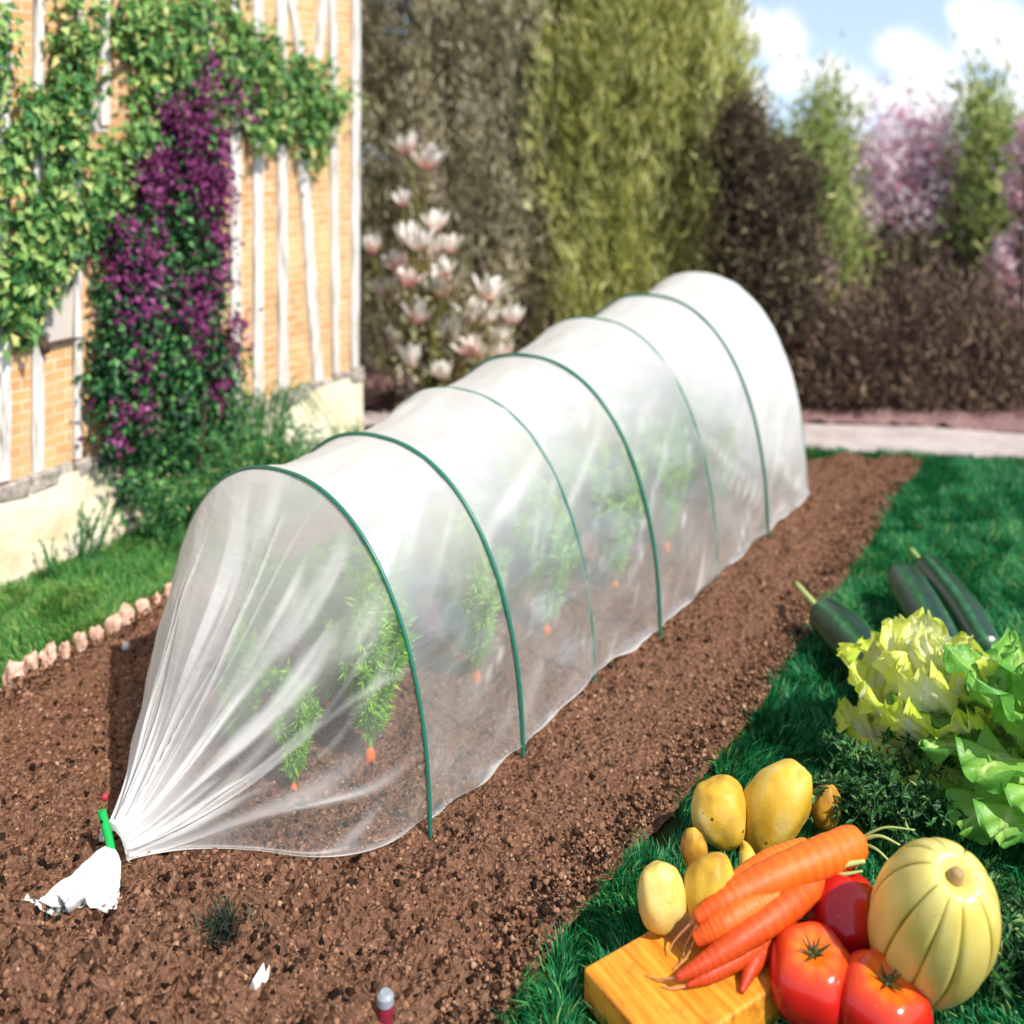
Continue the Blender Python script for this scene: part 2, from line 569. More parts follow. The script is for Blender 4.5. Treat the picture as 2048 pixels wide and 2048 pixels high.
# ------------------------------------------------------------------ ground, soil bed, lawn, path
def inpoly(pts, poly):
    x, y = pts[:, 0], pts[:, 1]
    r = np.zeros(len(pts), bool)
    n = len(poly)
    for i in range(n):
        x1, y1 = poly[i]; x2, y2 = poly[(i + 1) % n]
        c = ((y1 > y) != (y2 > y)) & (x < (x2 - x1) * (y - y1) / (y2 - y1 + 1e-12) + x1)
        r ^= c
    return r

def ground():
    xs = np.concatenate([np.linspace(-400, -6, 12), np.linspace(-5, 5, 26), np.linspace(6, 400, 12)])
    ys = np.concatenate([np.linspace(-60, -1, 6), np.linspace(-0.5, 5, 18), np.array([6, 8, 12, 20, 40, 90, 200, 500, 900])])
    X, Y = np.meshgrid(xs, ys, indexing='ij')
    Z = -0.05 * np.maximum(Y - 4.6, 0) - 0.006
    V = np.stack([X, Y, Z], -1).reshape(-1, 3)
    o = mesh_obj('ground', V, grid_faces(len(xs), len(ys)), M['ground'])
    struct(o)
ground()

Lpx = [(-330, 1600), (-150, 1483), (0, 1397), (110, 1322), (230, 1253), (350, 1183), (520, 1090), (700, 1000), (880, 930)]
Rpx = [(985, 2140), (1015, 2060), (1088, 1925), (1160, 1842), (1262, 1722), (1375, 1600), (1468, 1482), (1560, 1360), (1640, 1242), (1722, 1120), (1792, 1010), (1852, 924)]
Lw = curve_pts([P(*p) for p in Lpx], 60)
Lw[0:1] = Lw[0:1]
# extend both edges toward the viewer
Lw = np.vstack([[Lw[0] + (Lw[0] - Lw[6]) * 3.0], Lw])
Rw = curve_pts([P(*p) for p in Rpx], 60)
Rw = np.vstack([[Rw[0] + np.array([-0.02, -0.5, 0])], Rw])
def resample(c, n):
    d = np.concatenate([[0], np.cumsum(np.linalg.norm(np.diff(c, axis=0), axis=1))])
    t = np.linspace(0, d[-1], n)
    return np.stack([np.interp(t, d, c[:, k]) for k in range(3)], -1)
bedpoly = np.vstack([Lw[:, :2], Rw[::-1, :2]])
def soil_h(p):
    h = 0.007 * fbm(p, 7, 3, 3) + 0.007 * fbm(p, 26, 3, 11) + 0.005 * fbm(p, 95, 2, 23)
    # rougher digging close to the camera on the left
    k = np.clip((1.25 - p[:, 1]) / 0.3, 0, 1) * np.clip((0.1 - p[:, 0]) / 0.3, 0, 1)
    return h + k * (0.020 * fbm(p, 13, 3, 41) + 0.016 * np.abs(fbm(p, 34, 2, 43)))
def soil():
    nu, nv = 420, 300
    A, B = resample(Lw, nu), resample(Rw, nu)
    t = np.linspace(0, 1, nv)[None, :, None]
    V = (A[:, None] * (1 - t) + B[:, None] * t).reshape(-1, 3)
    e = np.minimum(np.minimum(t, 1 - t) * 14, 1)
    e = np.broadcast_to(e, (nu, nv, 1)).reshape(-1)
    V[:, 2] = 0.012 * e + soil_h(V[:, :2]) * (0.35 + 0.65 * e) + 0.004
    o = mesh_obj('soil_bed', V, grid_faces(nu, nv), M['soil'])
    struct(o)
soil()

def crumbs():
    n = 95000
    lo, hi = np.array([-1.3, 0.86]), np.array([1.25, 2.7])
    p = rng.uniform(lo, hi, (int(n * 3), 2))
    p = p[inpoly(p, bedpoly)]
    # keep more of them near the camera
    keep = rng.uniform(0, 1, len(p)) < np.clip((1.15 / p[:, 1]) ** 1.2, 0, 1)
    p = p[keep][:n]
    nl = np.clip((1.3 - p[:, 1]) / 0.25, 0, 1) * np.clip((0.15 - p[:, 0]) / 0.35, 0, 1)
    n = len(p)
    octv = np.array([[1, 0, 0], [-1, 0, 0], [0, 1, 0], [0, -1, 0], [0, 0, 1], [0, 0, -1]], float)
    octf = np.array([[0, 2, 4], [2, 1, 4], [1, 3, 4], [3, 0, 4], [2, 0, 5], [1, 2, 5], [3, 1, 5], [0, 3, 5]])
    s = rng.lognormal(-6.12, 0.42, n)
    s = np.minimum(s, 0.0062)
    big = rng.uniform(0, 1, n) < 0.05 * nl
    s = np.where(big, rng.uniform(0.0035, 0.0075, n), s)
    V = octv[None] * rng.uniform(0.55, 1.2, (n, 6, 1)) * s[:, None, None]
    # random rotation
    q = norm(rng.normal(size=(n, 4)))
    a, b, c, d = q.T
    R = np.stack([1 - 2 * (c * c + d * d), 2 * (b * c - a * d), 2 * (b * d + a * c), 2 * (b * c + a * d), 1 - 2 * (b * b + d * d), 2 * (c * d - a * b),
                  2 * (b * d - a * c), 2 * (c * d + a * b), 1 - 2 * (b * b + c * c)], -1).reshape(n, 3, 3)
    V = np.einsum('nij,nkj->nki', R, V)
    base = np.stack([p[:, 0], p[:, 1], soil_h(p) + 0.015], -1)
    V = (V + base[:, None]).reshape(-1, 3)
    Fc = (octf[None] + (np.arange(n) * 6)[:, None, None]).reshape(-1, 3)
    tone = np.repeat(np.clip(rng.normal(0.5, 0.28, n) - np.clip(s - 0.004, 0, 1) * 30 - 0.05 - 0.08 * nl, 0, 1), 6)
    o = mesh_obj('soil_crumbs', V, Fc, M['crumb'], tone=tone, smooth=True)
    struct(o, 'stuff', 'crumbly brown earth crumbs scattered over the dug garden bed', 'soil')
crumbs()

def lawn(name, poly_px, n, L, W, mat, label, zoff=0.0, tone_mu=0.45, extra=None):
    poly = np.array([P(*p)[:2] for p in poly_px])
    if extra is not None:
        poly = np.vstack([poly, extra])
    lo, hi = poly.min(0), poly.max(0)
    p = rng.uniform(lo, hi, (n * 4, 2))
    p = p[inpoly(p, poly)][:n]
    sh = np.stack([0.018 * fbm(p, 22, 3, 61), 0.018 * fbm(p, 22, 3, 62)], -1) + rng.normal(0, 0.005, p.shape)
    p = p[~inpoly(p + sh, bedpoly)]
    n = len(p)
    clump = fbm(p, 16, 3, 5)
    th = rng.uniform(0, 2 * math.pi, n) * 0.35 + 6.0 * vnoise(p, 9, 77)
    D = np.stack([np.cos(th), np.sin(th), np.zeros(n)], -1)
    Ls = L * rng.uniform(0.55, 1.25, n) * (1 + 0.25 * clump)
    B = np.stack([p[:, 0], p[:, 1], np.full(n, zoff - 0.004)], -1)
    V, Fc = blades(B, D, Ls, W * rng.uniform(0.7, 1.3, n), rng.uniform(0.2, 1.0, n)[:, None])
    tone = np.clip(rng.normal(tone_mu, 0.2, n) + 0.14 * clump + 0.12 * fbm(p, 4, 2, 8), 0, 1)
    tone = np.where(rng.uniform(0, 1, n) < 0.05, rng.uniform(.8, 1, n), tone)
    o = mesh_obj(name, V, Fc, mat, tone=np.repeat(tone, 5))
    struct(o, 'stuff', label, 'grass')

lawn('lawn_grass', [(955, 2140), (985, 2060), (1060, 1925), (1132, 1842), (1234, 1722), (1350, 1600), (1445, 1482), (1540, 1360), (1622, 1242), (1706, 1120), (1778, 1010),
                    (1845, 930), (1600, 912), (1600, 903), (1860, 914), (2300, 935), (2400, 2140)], 95000, 0.026, 0.0011, M['grass'],
     'deep green mown lawn grass right of the soil bed', tone_mu=0.42)
lawn('rough_grass', [(-260, 1560), (-30, 1410), (110, 1318), (230, 1247), (350, 1177), (520, 1084), (700, 992), (880, 925), (1000, 880), (1000, 862), (712, 868), (560, 930), (230, 1070), (0, 1172), (-260, 1290)],
     42000, 0.020, 0.0010, M['grass2'], 'lighter rough grass strip between wall and soil bed', tone_mu=0.5)

# path and mulch strip behind
def strip(name, near, far, mat, z, zb=0.0, bumpy=0.0):
    A = curve_pts([P(*p) for p in near], 90); B = curve_pts([P(*p) for p in far], 90)
    nv = 14
    t = np.linspace(0, 1, nv)[None, :, None]
    V = (A[:, None] * (1 - t) + B[:, None] * t).reshape(-1, 3)
    V[:, 2] = z + (bumpy * fbm(V[:, :2], 30, 3, 9) if bumpy else 0)
    return struct(mesh_obj(name, V, grid_faces(90, nv), mat))
near = [(600, 850), (900, 862), (1200, 874), (1400, 888), (1620, 905), (1850, 915), (2048, 931), (2500, 968)]
far = [(600, 822), (900, 828), (1200, 834), (1400, 843), (1620, 852), (1850, 858), (2048, 872), (2500, 892)]
strip('path', near, far, M['path'], 0.006)
mfar = [(600, 700), (900, 702), (1200, 706), (1400, 710), (1620, 712), (1850, 716), (2048, 720), (2500, 730)]
strip('flower_bed', [(a, b + 1) for a, b in far], mfar, M['mulch'], 0.012, bumpy=0.012)

# ------------------------------------------------------------------ house
CR = P(713, 872)                   # right corner at ground
CLp = P(0, 1172)                   # where the wall base leaves the picture
exw = norm(CLp - CR)               # along the wall toward the viewer's left
ezw = np.array([0, 0, 1.0])
eyw = np.cross(ezw, exw)           # horizontal normal
if eyw[0] < 0:
    eyw = -eyw                     # outward (toward the garden)
LW = np.linalg.norm(CLp - CR) + 0.9
def W3(t, z, off=0.0):
    return CR + exw * t + ezw * z + eyw * off
def wallhit(px, py, off=0.0):
    """(t, z) on the wall plane seen at the pixel"""
    r = np.array([(px - CX) / F, 1.0, -(py - HY) / F])
    o = np.array([0, 0, H])
    c = CR + eyw * off
    s = ((c - o) @ eyw) / (r @ eyw)
    h = o + r * s
    return (h - CR) @ exw, h[2]
house = thing('brick_house', 'old timber framed house wall of orange brick infill with white posts and cream plinth', 'house', CR)
angw = math.atan2(exw[1], exw[0])
def house_part(name, mb, mat, smooth=False, t=None):
    """part whose local x runs along the wall"""
    V = np.vstack(mb.v)
    loc = np.stack([(V - CR) @ exw, (V - CR) @ np.cross(ezw, exw), V[:, 2]], -1)
    me = bpy.data.meshes.new(name)
    me.from_pydata([tuple(x) for x in loc], [], mb.f); me.update()
    at = me.attributes.new('tone', 'FLOAT', 'POINT'); at.data.foreach_set('value', np.concatenate(mb.t).astype(np.float32))
    me.polygons.foreach_set('use_smooth', np.full(len(me.polygons), smooth))
    me.materials.append(mat)
    o = bpy.data.objects.new(name, me); COL.objects.link(o)
    o.parent = house; o.rotation_euler = (0, 0, angw)
    WORLD[o.name] = tuple(CR)
    return o
ax = (CR, exw, eyw, ezw)
zpl = wallhit(700, 738)[1]         # plinth top
zpl0 = wallhit(20, 968)[1]
print('plinth z', zpl, zpl0, 'wall length', LW)
zpl = 0.5 * (zpl + zpl0)
mb = MB(); box_mb(mb, (0.0, -1.2, 0.0), (LW, 0.0, 1.75), ax)
house_part('wall', mb, M['brick'])
mb = MB()
n_t, n_z = 120, 26
tt, zz_ = np.meshgrid(np.linspace(-0.012, LW, n_t), np.linspace(-0.02, zpl - 0.014, n_z), indexing='ij')
off = 0.013 + 0.003 * fbm(np.stack([tt.ravel(), zz_.ravel()], -1), 10, 3, 2).reshape(tt.shape)
Vp = CR + tt.reshape(-1, 1) * exw + zz_.reshape(-1, 1) * ezw + off.reshape(-1, 1) * eyw
mb.add(Vp, [tuple(f) for f in grid_faces(n_t, n_z)])
house_part('plinth', mb, M['plaster'], True)
mb = MB(); box_mb(mb, (-0.013, -1.21, 0.0), (-0.0005, 0.009, zpl - 0.014), ax)
house_part('plinth', mb, M['plaster'])
# ragged stone course on the plinth
mb = MB()
tpos = -0.015
while tpos < LW - 0.05:
    wd = random.uniform(0.03, 0.075); hh = random.uniform(0.026, 0.042)
    m2 = MB(); box_mb(m2, (tpos + 0.001, -0.02, zpl - 0.03), (tpos + wd - 0.001, random.uniform(0.010, 0.02), zpl - 0.03 + hh), ax)
    v = m2.v[0] + rng.normal(0, 0.003, m2.v[0].shape)
    mb.add(v, m2.f)
    tpos += wd
bevel(house_part('stone_course', mb, M['ledge']), 0.005, 2)
# posts
def post(px_top, py_top, px_bot, py_bot, wpx, to_top=False, z_bot=None):
    t0, z0 = wallhit(px_bot, py_bot); t1, z1 = wallhit(px_top, py_top)
    if z_bot is not None:
        z0 = z_bot
    if to_top:
        t1 = t1 + (t1 - t0) * (1.74 - z1) / max(z1 - z0, 0.1); z1 = 1.74
    ta, _ = wallhit(px_bot - wpx / 2, py_bot); tb, _ = wallhit(px_bot + wpx / 2, py_bot)
    hw = abs(ta - tb) / 2
    n = 26
    mb = MB()
    rows = []
    for i in range(n):
        f = i / (n - 1)
        t = t0 + (t1 - t0) * f; z = z0 + (z1 - z0) * f
        e1, e2 = rng.normal(0, 0.0008, 2)
        for dt, of in ((-hw + e1, -0.01), (-hw + e1, 0.010 + 0.8 * e2), (hw + e2, 0.010 + 0.8 * e1), (hw + e2, -0.01)):
            rows.append(W3(t + dt, z, of))
    fs = [tuple(f) for f in grid_faces(n, 4, True)] + [(0, 1, 2, 3), (4 * n - 1, 4 * n - 2, 4 * n - 3, 4 * n - 4)]
    mb.add(rows, fs)
    house_part('timber_post', mb, M['timber'])
zb = zpl + 0.006
post(708, 30, 705, 725, 14, True, zb)
post(664, 300, 668, 720, 13, True, zb)
post(600, 300, 632, 725, 17, False, zb)
post(560, 280, 562, 730, 17, True, zb)
post(512, 280, 512, 740, 17, True, zb)
post(466, 280, 468, 745, 18, True, zb)
post(642, 10, 630, 120, 15, True)
post(580, 5, 600, 130, 14, True)
post(412, 0, 405, 200, 22, True)
post(205, 60, 205, 250, 18, True)
post(150, 300, 150, 900, 16, True, zb)
post(72, 320, 70, 930, 20, True, zb)
post(4, 300, 2, 960, 24, True, 0.19)
post(-120, 300, -122, 960, 24, True, zb)
# horizontal wall plate under the eaves
mb = MB(); box_mb(mb, (0, -0.01, 1.70), (LW, 0.010, 1.76), ax); house_part('wall_plate', mb, M['timber'])
# pale rendered panel beside the climber
t0, z0 = wallhit(84, 690); t1, z1 = wallhit(150, 668); _, z2 = wallhit(110, 500)
mb = MB(); box_mb(mb, (t1, -0.01, 0.5 * (z0 + z1)), (t0, 0.0035, z2 + 0.05), ax)
pan = house_part('render_panel', mb, M['greypanel']); pan['label'] = 'pale grey rendered infill panel'
mb = MB(); box_mb(mb, (t1 - 0.002, -0.01, 0.5 * (z0 + z1) - 0.006), (t0 + 0.002, 0.012, 0.5 * (z0 + z1) - 0.0008), ax)
house_part('panel_rail', mb, M['bark'])
# pale patch of old render higher up
t0, z0 = wallhit(150, 265); t1, z1 = wallhit(215, 190)
mb = MB(); box_mb(mb, (t1, -0.01, z0), (t0, 0.003, z1), ax); house_part('render_panel', mb, M['greypanel'])
# roof
mb = MB()
c = [W3(-0.08, 1.74, 0.06), W3(LW + 0.05, 1.74, 0.06), W3(LW + 0.05, 2.25, -0.6), W3(-0.08, 2.25, -0.6), W3(-0.08, 1.74, -1.26), W3(LW + 0.05, 1.74, -1.26)]
c += [x + ezw * 0.03 for x in c]
mb.add(c, [(0, 3, 2, 1), (3, 4, 5, 2), (6, 7, 8, 9), (9, 8, 11, 10), (0, 1, 7, 6), (4, 10, 11, 5), (0, 6, 9, 3), (3, 9, 10, 4), (1, 2, 8, 7), (2, 5, 11, 8)])
house_part('roof', mb, M['roof'])
mb = MB()
mb.add([W3(0, 1.75, 0), W3(0, 1.75, -1.2), W3(0, 2.2, -0.6), W3(0.02, 1.75, 0), W3(0.02, 1.75, -1.2), W3(0.02, 2.2, -0.6)], [(0, 1, 2), (3, 5, 4), (0, 3, 4, 1), (1, 4, 5, 2), (2, 5, 3, 0)])
house_part('gable', mb, M['plaster'])

# ------------------------------------------------------------------ climbers on the wall
def wall_leaves(blobs, per, L, W, depth, hang=0.8, seed=0, outbias=0.6, spread=1.0):
    """leaf cards for px ellipses (cx, cy, rx, ry, weight) lying on the wall, at varying distance off it"""
    Cs = []
    for (cx, cy, rx, ry, wt) in blobs:
        t, z = wallhit(cx, cy)
        ta, _ = wallhit(cx - rx, cy); tb, _ = wallhit(cx + rx, cy)
        _, za = wallhit(cx, cy - ry)
        rt, rz = abs(ta - tb) / 2, abs(za - z)
        n = int(per * wt)
        nc = max(6, n // 16)
        th = rng.uniform(0, 2 * math.pi, nc); rr = np.sqrt(rng.uniform(0, 1, nc)) * 0.95
        cc = np.stack([t + rt * rr * np.cos(th), z + rz * rr * np.sin(th), depth * (0.25 + 0.75 * rng.uniform(0, 1, nc) ** 1.2) * (1.1 - 0.6 * rr ** 2)], -1)
        k = rng.integers(0, nc, n)
        Cs.append(cc[k] + rng.normal(0, 1, (n, 3)) * np.array([0.016, 0.02, 0.01]) * spread)
    C = np.vstack(Cs); n = len(C)
    C[:, 2] = np.maximum(C[:, 2], 0.006)
    pos = CR + C[:, :1] * exw + C[:, 1:2] * ezw + C[:, 2:] * eyw
    D = -hang * ezw + rng.normal(0, 0.55, (n, 3)) + 0.35 * eyw
    N = outbias * eyw + 0.35 * ezw + rng.normal(0, 0.4, (n, 3))
    V, Fc = leaves(pos, D, N, L * rng.uniform(0.6, 1.3, n), W * rng.uniform(0.6, 1.3, n))
    return V, Fc, n

M['vine'] = leafmat('vine_leaf', [(0.0, S('#18502c')), (0.3, S('#447e42')), (0.6, S('#86ae5c')), (0.85, S('#b4c878')), (1.0, S('#d6c880'))], 0.3, 0.5, 0.35)
M['ivy'] = leafmat('dark_leaf', [(0.0, S('#0f2416')), (0.5, S('#24502c')), (0.85, S('#4a8a48')), (1.0, S('#7aaa60'))], 0.2, 0.45, 0.35)
M['clematis'] = leafmat('purple_petal', [(0.0, S('#3c1a34')), (0.5, S('#78305f')), (0.85, S('#984a84')), (1.0, S('#bc74a2'))], 0.3, 0.6, 0.2)

vine_blobs = [(130, 40, 45, 70, .8), (135, 150, 40, 70, .7), (90, 215, 55, 60, 1), (30, 265, 50, 60, .8), (110, 260, 40, 60, .5), (130, 350, 50, 90, .9), (95, 440, 50, 80, .8), (130, 420, 40, 70, .7),
              (40, 540, 60, 90, 1.1), (85, 540, 32, 50, .5), (30, 640, 32, 40, .5), (60, 480, 40, 70, .5), (215, 350, 35, 50, .5), (215, 400, 45, 80, .7), 
              (270, 40, 50, 60, .9), (320, 90, 65, 90, 1.2), (370, 40, 45, 60, .7), (280, 170, 40, 70, .6), (340, 190, 70, 70, 1), (430, 60, 60, 70, .9), (420, 150, 80, 80, 1.3), (500, 90, 50, 60, .8),
              (510, 170, 80, 70, 1.3), (590, 170, 60, 70, 1), (640, 190, 42, 50, .8), (600, 240, 55, 50, .9), (520, 240, 60, 40, .8), (610, 290, 28, 34, .35), (250, 260, 45, 70, .6), (-60, 400, 70, 250, 2), (-40, 120, 50, 120, 1)]
cl = thing('climbing_vine', 'green leafy climbing vine spread over the upper brick wall', 'climbing plant', W3(wallhit(80, 900)[0], 0.0, 0.03))
V, Fc, n = wall_leaves(vine_blobs, 270, 0.025, 0.015, 0.05, spread=1.1)
mesh_obj('leaves', V, Fc, M['vine'], cl, tone=np.repeat(np.clip(rng.normal(0.5, 0.24, n), 0, 1), 4))
mb = MB()
def wpath(pts, r0, r1, off=0.012, n=30):
    c = []
    for px, py in pts:
        t, z = wallhit(px, py); c.append(W3(t, z, off))
    c = curve_pts(c, n)
    c = c + 0.003 * np.stack([fbm(c, 30, 2, 5), fbm(c, 30, 2, 6), np.zeros(len(c))], -1)
    tube(mb, c, np.linspace(r0, r1, n), 7)
wpath([(82, 705), (66, 600), (70, 480), (110, 350), (150, 200), (140, 60), (150, -80)], 0.008, 0.004)
wpath([(84, 690), (60, 640), (30, 560), (10, 430), (20, 280)], 0.006, 0.002)
wpath([(150, 200), (260, 120), (400, 110), (520, 150), (640, 190)], 0.005, 0.002)
mb.build('stem', M['bark'], cl)

pur = thing('purple_clematis', 'tall purple flowered clematis climbing the house wall above the weeds', 'climbing plant', W3(wallhit(270, 1040)[0], 0, 0.04))
ivy_blobs = [(330, 420, 80, 110, .8), (250, 520, 70, 120, .9), (380, 520, 55, 130, .9), (260, 660, 85, 130, 1.3), (350, 700, 90, 150, 1.5), (230, 800, 70, 120, 1.1), (330, 850, 90, 110, 1.3), (420, 780, 60, 110, .8),
             (280, 940, 60, 60, .5), (370, 260, 60, 70, .4), (420, 900, 60, 60, .6), (210, 700, 45, 130, .8)]
V, Fc, n = wall_leaves(ivy_blobs, 800, 0.017, 0.012, 0.075, seed=3)
mesh_obj('leaves', V, Fc, M['ivy'], pur, tone=np.repeat(np.clip(rng.normal(0.52, 0.28, n), 0, 1), 4))
pur_blobs = [(345, 255, 45, 60, 1), (390, 200, 22, 60, .4), (320, 235, 30, 30, .4), (350, 340, 60, 70, 1.3), (400, 330, 45, 90, 1.2), (430, 340, 22, 70, .5), (300, 350, 35, 40, .5), (420, 440, 35, 90, .9), (380, 400, 40, 60, .7),
             (260, 480, 50, 60, .7), (220, 470, 28, 40, .3), (230, 530, 35, 40, .35), (270, 570, 40, 60, .6), (400, 560, 50, 70, .9), (350, 590, 40, 60, .4), (370, 660, 25, 70, .45), (240, 630, 30, 60, .5),
             (230, 735, 22, 30, .4), (455, 665, 40, 35, .35), (410, 760, 24, 30, .3), (180, 820, 14, 22, .14), (230, 810, 30, 30, .2), (205, 870, 20, 20, .1), (412, 160, 12, 40, .15), (470, 190, 20, 40, .2)]
pur_blobs = [(x - (22 if x > 240 else 4), y, a_, b_, c_) for x, y, a_, b_, c_ in pur_blobs]
V, Fc, n = wall_leaves(pur_blobs, 420, 0.015, 0.011, 0.10, hang=0.35, outbias=0.9)
mesh_obj('blossom', V, Fc, M['clematis'], pur, tone=np.repeat(np.clip(rng.normal(0.5, 0.25, n), 0, 1), 4))
mb = MB()
wpath([(290, 1010), (270, 850), (300, 650), (340, 450), (370, 280), (380, 180)], 0.007, 0.002, 0.02)
wpath([(330, 980), (350, 820), (345, 780)], 0.003, 0.002, 0.09)
wpath([(360, 1000), (400, 800), (420, 560), (420, 380)], 0.005, 0.002, 0.02)
mb.build('stem', M['bark'], pur)

# feathery weeping shrub and weeds at the foot of the wall
M['weed'] = leafmat('weed_leaf', [(0.0, S('#2a5a30')), (0.45, S('#468a50')), (0.8, S('#86b264')), (1.0, S('#cfc88a'))], 0.35, 0.55, 0.25)
def stemmy(name, label, cat, base, n_stem, hgt, lean, spread, leaf_n, leafL, mat, droop=0.5, seed=1, stem_r=0.0012):
    r = np.random.default_rng(seed)
    o = thing(name, label, cat, base)
    mb = MB(); LV, LF, LT, cnt = [], [], [], 0
    for i in range(n_stem):
        b = np.asarray(base) + np.array([r.normal(0, spread * 0.25), r.normal(0, spread * 0.25), 0])
        a = r.uniform(0, 2 * math.pi)
        h = hgt * r.uniform(0.55, 1.1)
        out = spread * r.uniform(0.3, 1.2)
        tip = b + np.array([math.cos(a) * out, math.sin(a) * out, h]) + np.asarray(lean) * h
        mid = b + (tip - b) * 0.55 + np.array([0, 0, h * 0.12])
        end = tip + np.array([math.cos(a), math.sin(a), 0]) * out * droop + np.array([0, 0, -h * droop * 0.35])
        c = curve_pts([b, mid, tip, end], 12)
        tube(mb, c, np.linspace(stem_r * 1.6, stem_r * 0.5, 12), 4, cap=False)
        k = leaf_n
        u = r.uniform(0.1, 1, k)
        pos = np.stack([np.interp(u, np.linspace(0, 1, 12), c[:, q]) for q in range(3)], -1)
        D = r.normal(0, 0.5, (k, 3)) + np.array([0, 0, 0.25])
        N = r.normal(0, 0.5, (k, 3)) + np.array([0, -0.3, 0.8])
        V, Fc = leaves(pos, D, N, leafL * r.uniform(0.5, 1.3, k), leafL * 0.32 * r.uniform(0.6, 1.3, k))
        LV.append(V); LF.append(Fc + cnt); cnt += len(V)
        LT.append(np.repeat(np.clip(r.normal(0.5, 0.25, k), 0, 1), 4))
    mb.build('stem', mat, o)
    mesh_obj('leaves', np.vstack(LV), np.vstack(LF), mat, o, tone=np.concatenate(LT))
    return o
def wallbase(px, off):
    t, _ = wallhit(px, 1000); return W3(t, 0.0, off)
stemmy('weeping_shrub', 'thin feathery shrub with arching dark green stems at the wall foot', 'shrub', wallbase(450, 0.10), 60, 0.24, (0.05, 0, 0), 0.07, 34, 0.010, M['weed'], 1.0, 5)
stemmy('leafy_weed', 'bushy green weeds growing below the purple clematis', 'weed', wallbase(320, 0.09), 42, 0.12, (0, 0, 0), 0.05, 22, 0.012, M['weed'], 0.3, 6)
stemmy('leafy_weed', 'tall grassy green weeds at the foot of the purple clematis in front', 'weed', wallbase(390, 0.15), 70, 0.17, (0, 0, 0), 0.09, 26, 0.013, M['weed'], 0.4, 61)
stemmy('leafy_weed', 'green weeds with yellowish stems below the right side of the clematis', 'weed', wallbase(480, 0.13), 60, 0.13, (0, 0, 0), 0.08, 26, 0.012, M['weed'], 0.4, 62)
stemmy('leafy_weed', 'leafy weeds beside the lower left of the clematis', 'weed', wallbase(260, 0.11), 46, 0.12, (0, 0, 0), 0.05, 22, 0.011, M['weed'], 0.4, 63)
stemmy('leafy_weed', 'low green weed clump between the feathery shrub and the tunnel top', 'weed', wallbase(560, 0.12), 40, 0.07, (0, 0, 0), 0.07, 18, 0.010, M['weed'], 0.3, 7)
stemmy('leafy_weed', 'spindly dark weed against the cream plinth, largest on the left', 'weed', wallbase(140, 0.06), 16, 0.105, (0.05, 0.05, 0), 0.035, 12, 0.010, M['weed'], 0.2, 8)
stemmy('leafy_weed', 'small sparse weed leaning on the plinth near the left edge', 'weed', wallbase(70, 0.06), 8, 0.07, (0, 0, 0), 0.02, 8, 0.008, M['weed'], 0.2, 9)
stemmy('leafy_weed', 'short weed tuft at the bright end of the plinth by the house corner', 'weed', wallbase(670, 0.06), 16, 0.07, (0, 0, 0), 0.035, 10, 0.008, M['weed'], 0.3, 10)

# ------------------------------------------------------------------ shrubs and hedge behind
def shrub(name, label, cat, base, blobs, n, L, W, mat, up=0.8, jit=0.5, seed=0, per=22, cl_r=0.05, tmu=0.5, tsd=0.22, stem=True, group=None, cname='crown', shell=0.55, droop=0.15, zst=1.3):
    """blobs: (x, y, z, rx, ry, rz, weight) in world metres"""
    r = np.random.default_rng(seed)
    o = thing(name, label, cat, base, group)
    Cs, out = [], []
    tw = sum(b[6] for b in blobs)
    for (x, y, z, rx, ry, rz, wt) in blobs:
        k = int(n * wt / tw); nc = max(4, k // per)
        d = norm(r.normal(size=(nc, 3)))
        rad = (shell + (1 - shell) * r.uniform(0, 1, nc) ** 0.6) * np.clip(r.normal(0.92, 0.17, nc), .5, 1.35)
        cc = np.array([x, y, z]) + d * rad[:, None] * np.array([rx, ry, rz])
        id_ = r.integers(0, nc, k)
        Cs.append(cc[id_] + r.normal(0, 1, (k, 3)) * cl_r * np.array([1, 1, zst]))
        out.append(np.hstack([d[id_], r.normal(0, 0.21, (nc, 1))[id_]]))
    C = np.vstack(Cs); O = np.vstack(out); k = len(C)
    keep = C[:, 2] > 0.01
    C, O = C[keep], O[keep]; k = len(C)
    D = np.array([0, 0, up]) + 0.5 * O[:, :3] + r.normal(0, jit, (k, 3))
    N = O[:, :3] + r.normal(0, 0.5, (k, 3))
    V, Fc = leaves(C, D, N, L * r.uniform(0.55, 1.35, k), W * r.uniform(0.6, 1.3, k), droop=droop)
    mesh_obj(cname, V, Fc, mat, o, tone=np.repeat(np.clip(r.normal(tmu, tsd, k) + O[:, 3], 0, 1), 4))
    if stem:
        mb = MB()
        b0 = np.asarray(base, float)
        for (x, y, z, rx, ry, rz, wt) in blobs:
            for q in range(2):
                e = np.array([x + r.normal(0, rx * .4), y + r.normal(0, ry * .3), z + rz * 0.5])
                s = b0 + np.array([r.normal(0, 0.03), r.normal(0, 0.03), -0.02])
                m = s + (e - s) * 0.5 + np.array([r.normal(0, 0.03), r.normal(0, 0.03), 0.05])
                c = curve_pts([s, m, e], 12)
                tube(mb, c, np.linspace(0.012, 0.003, 12), 6)
        mb.build('trunk', M['bark'], o)
    return o

def B(px, py, d, rxp, ryp, ry, wt=1.0):
    """blob from photo pixels at depth d"""
    q = Q(px, py, d)
    return (q[0], q[1], q[2], rxp * d / F, ry, ryp * d / F, wt)

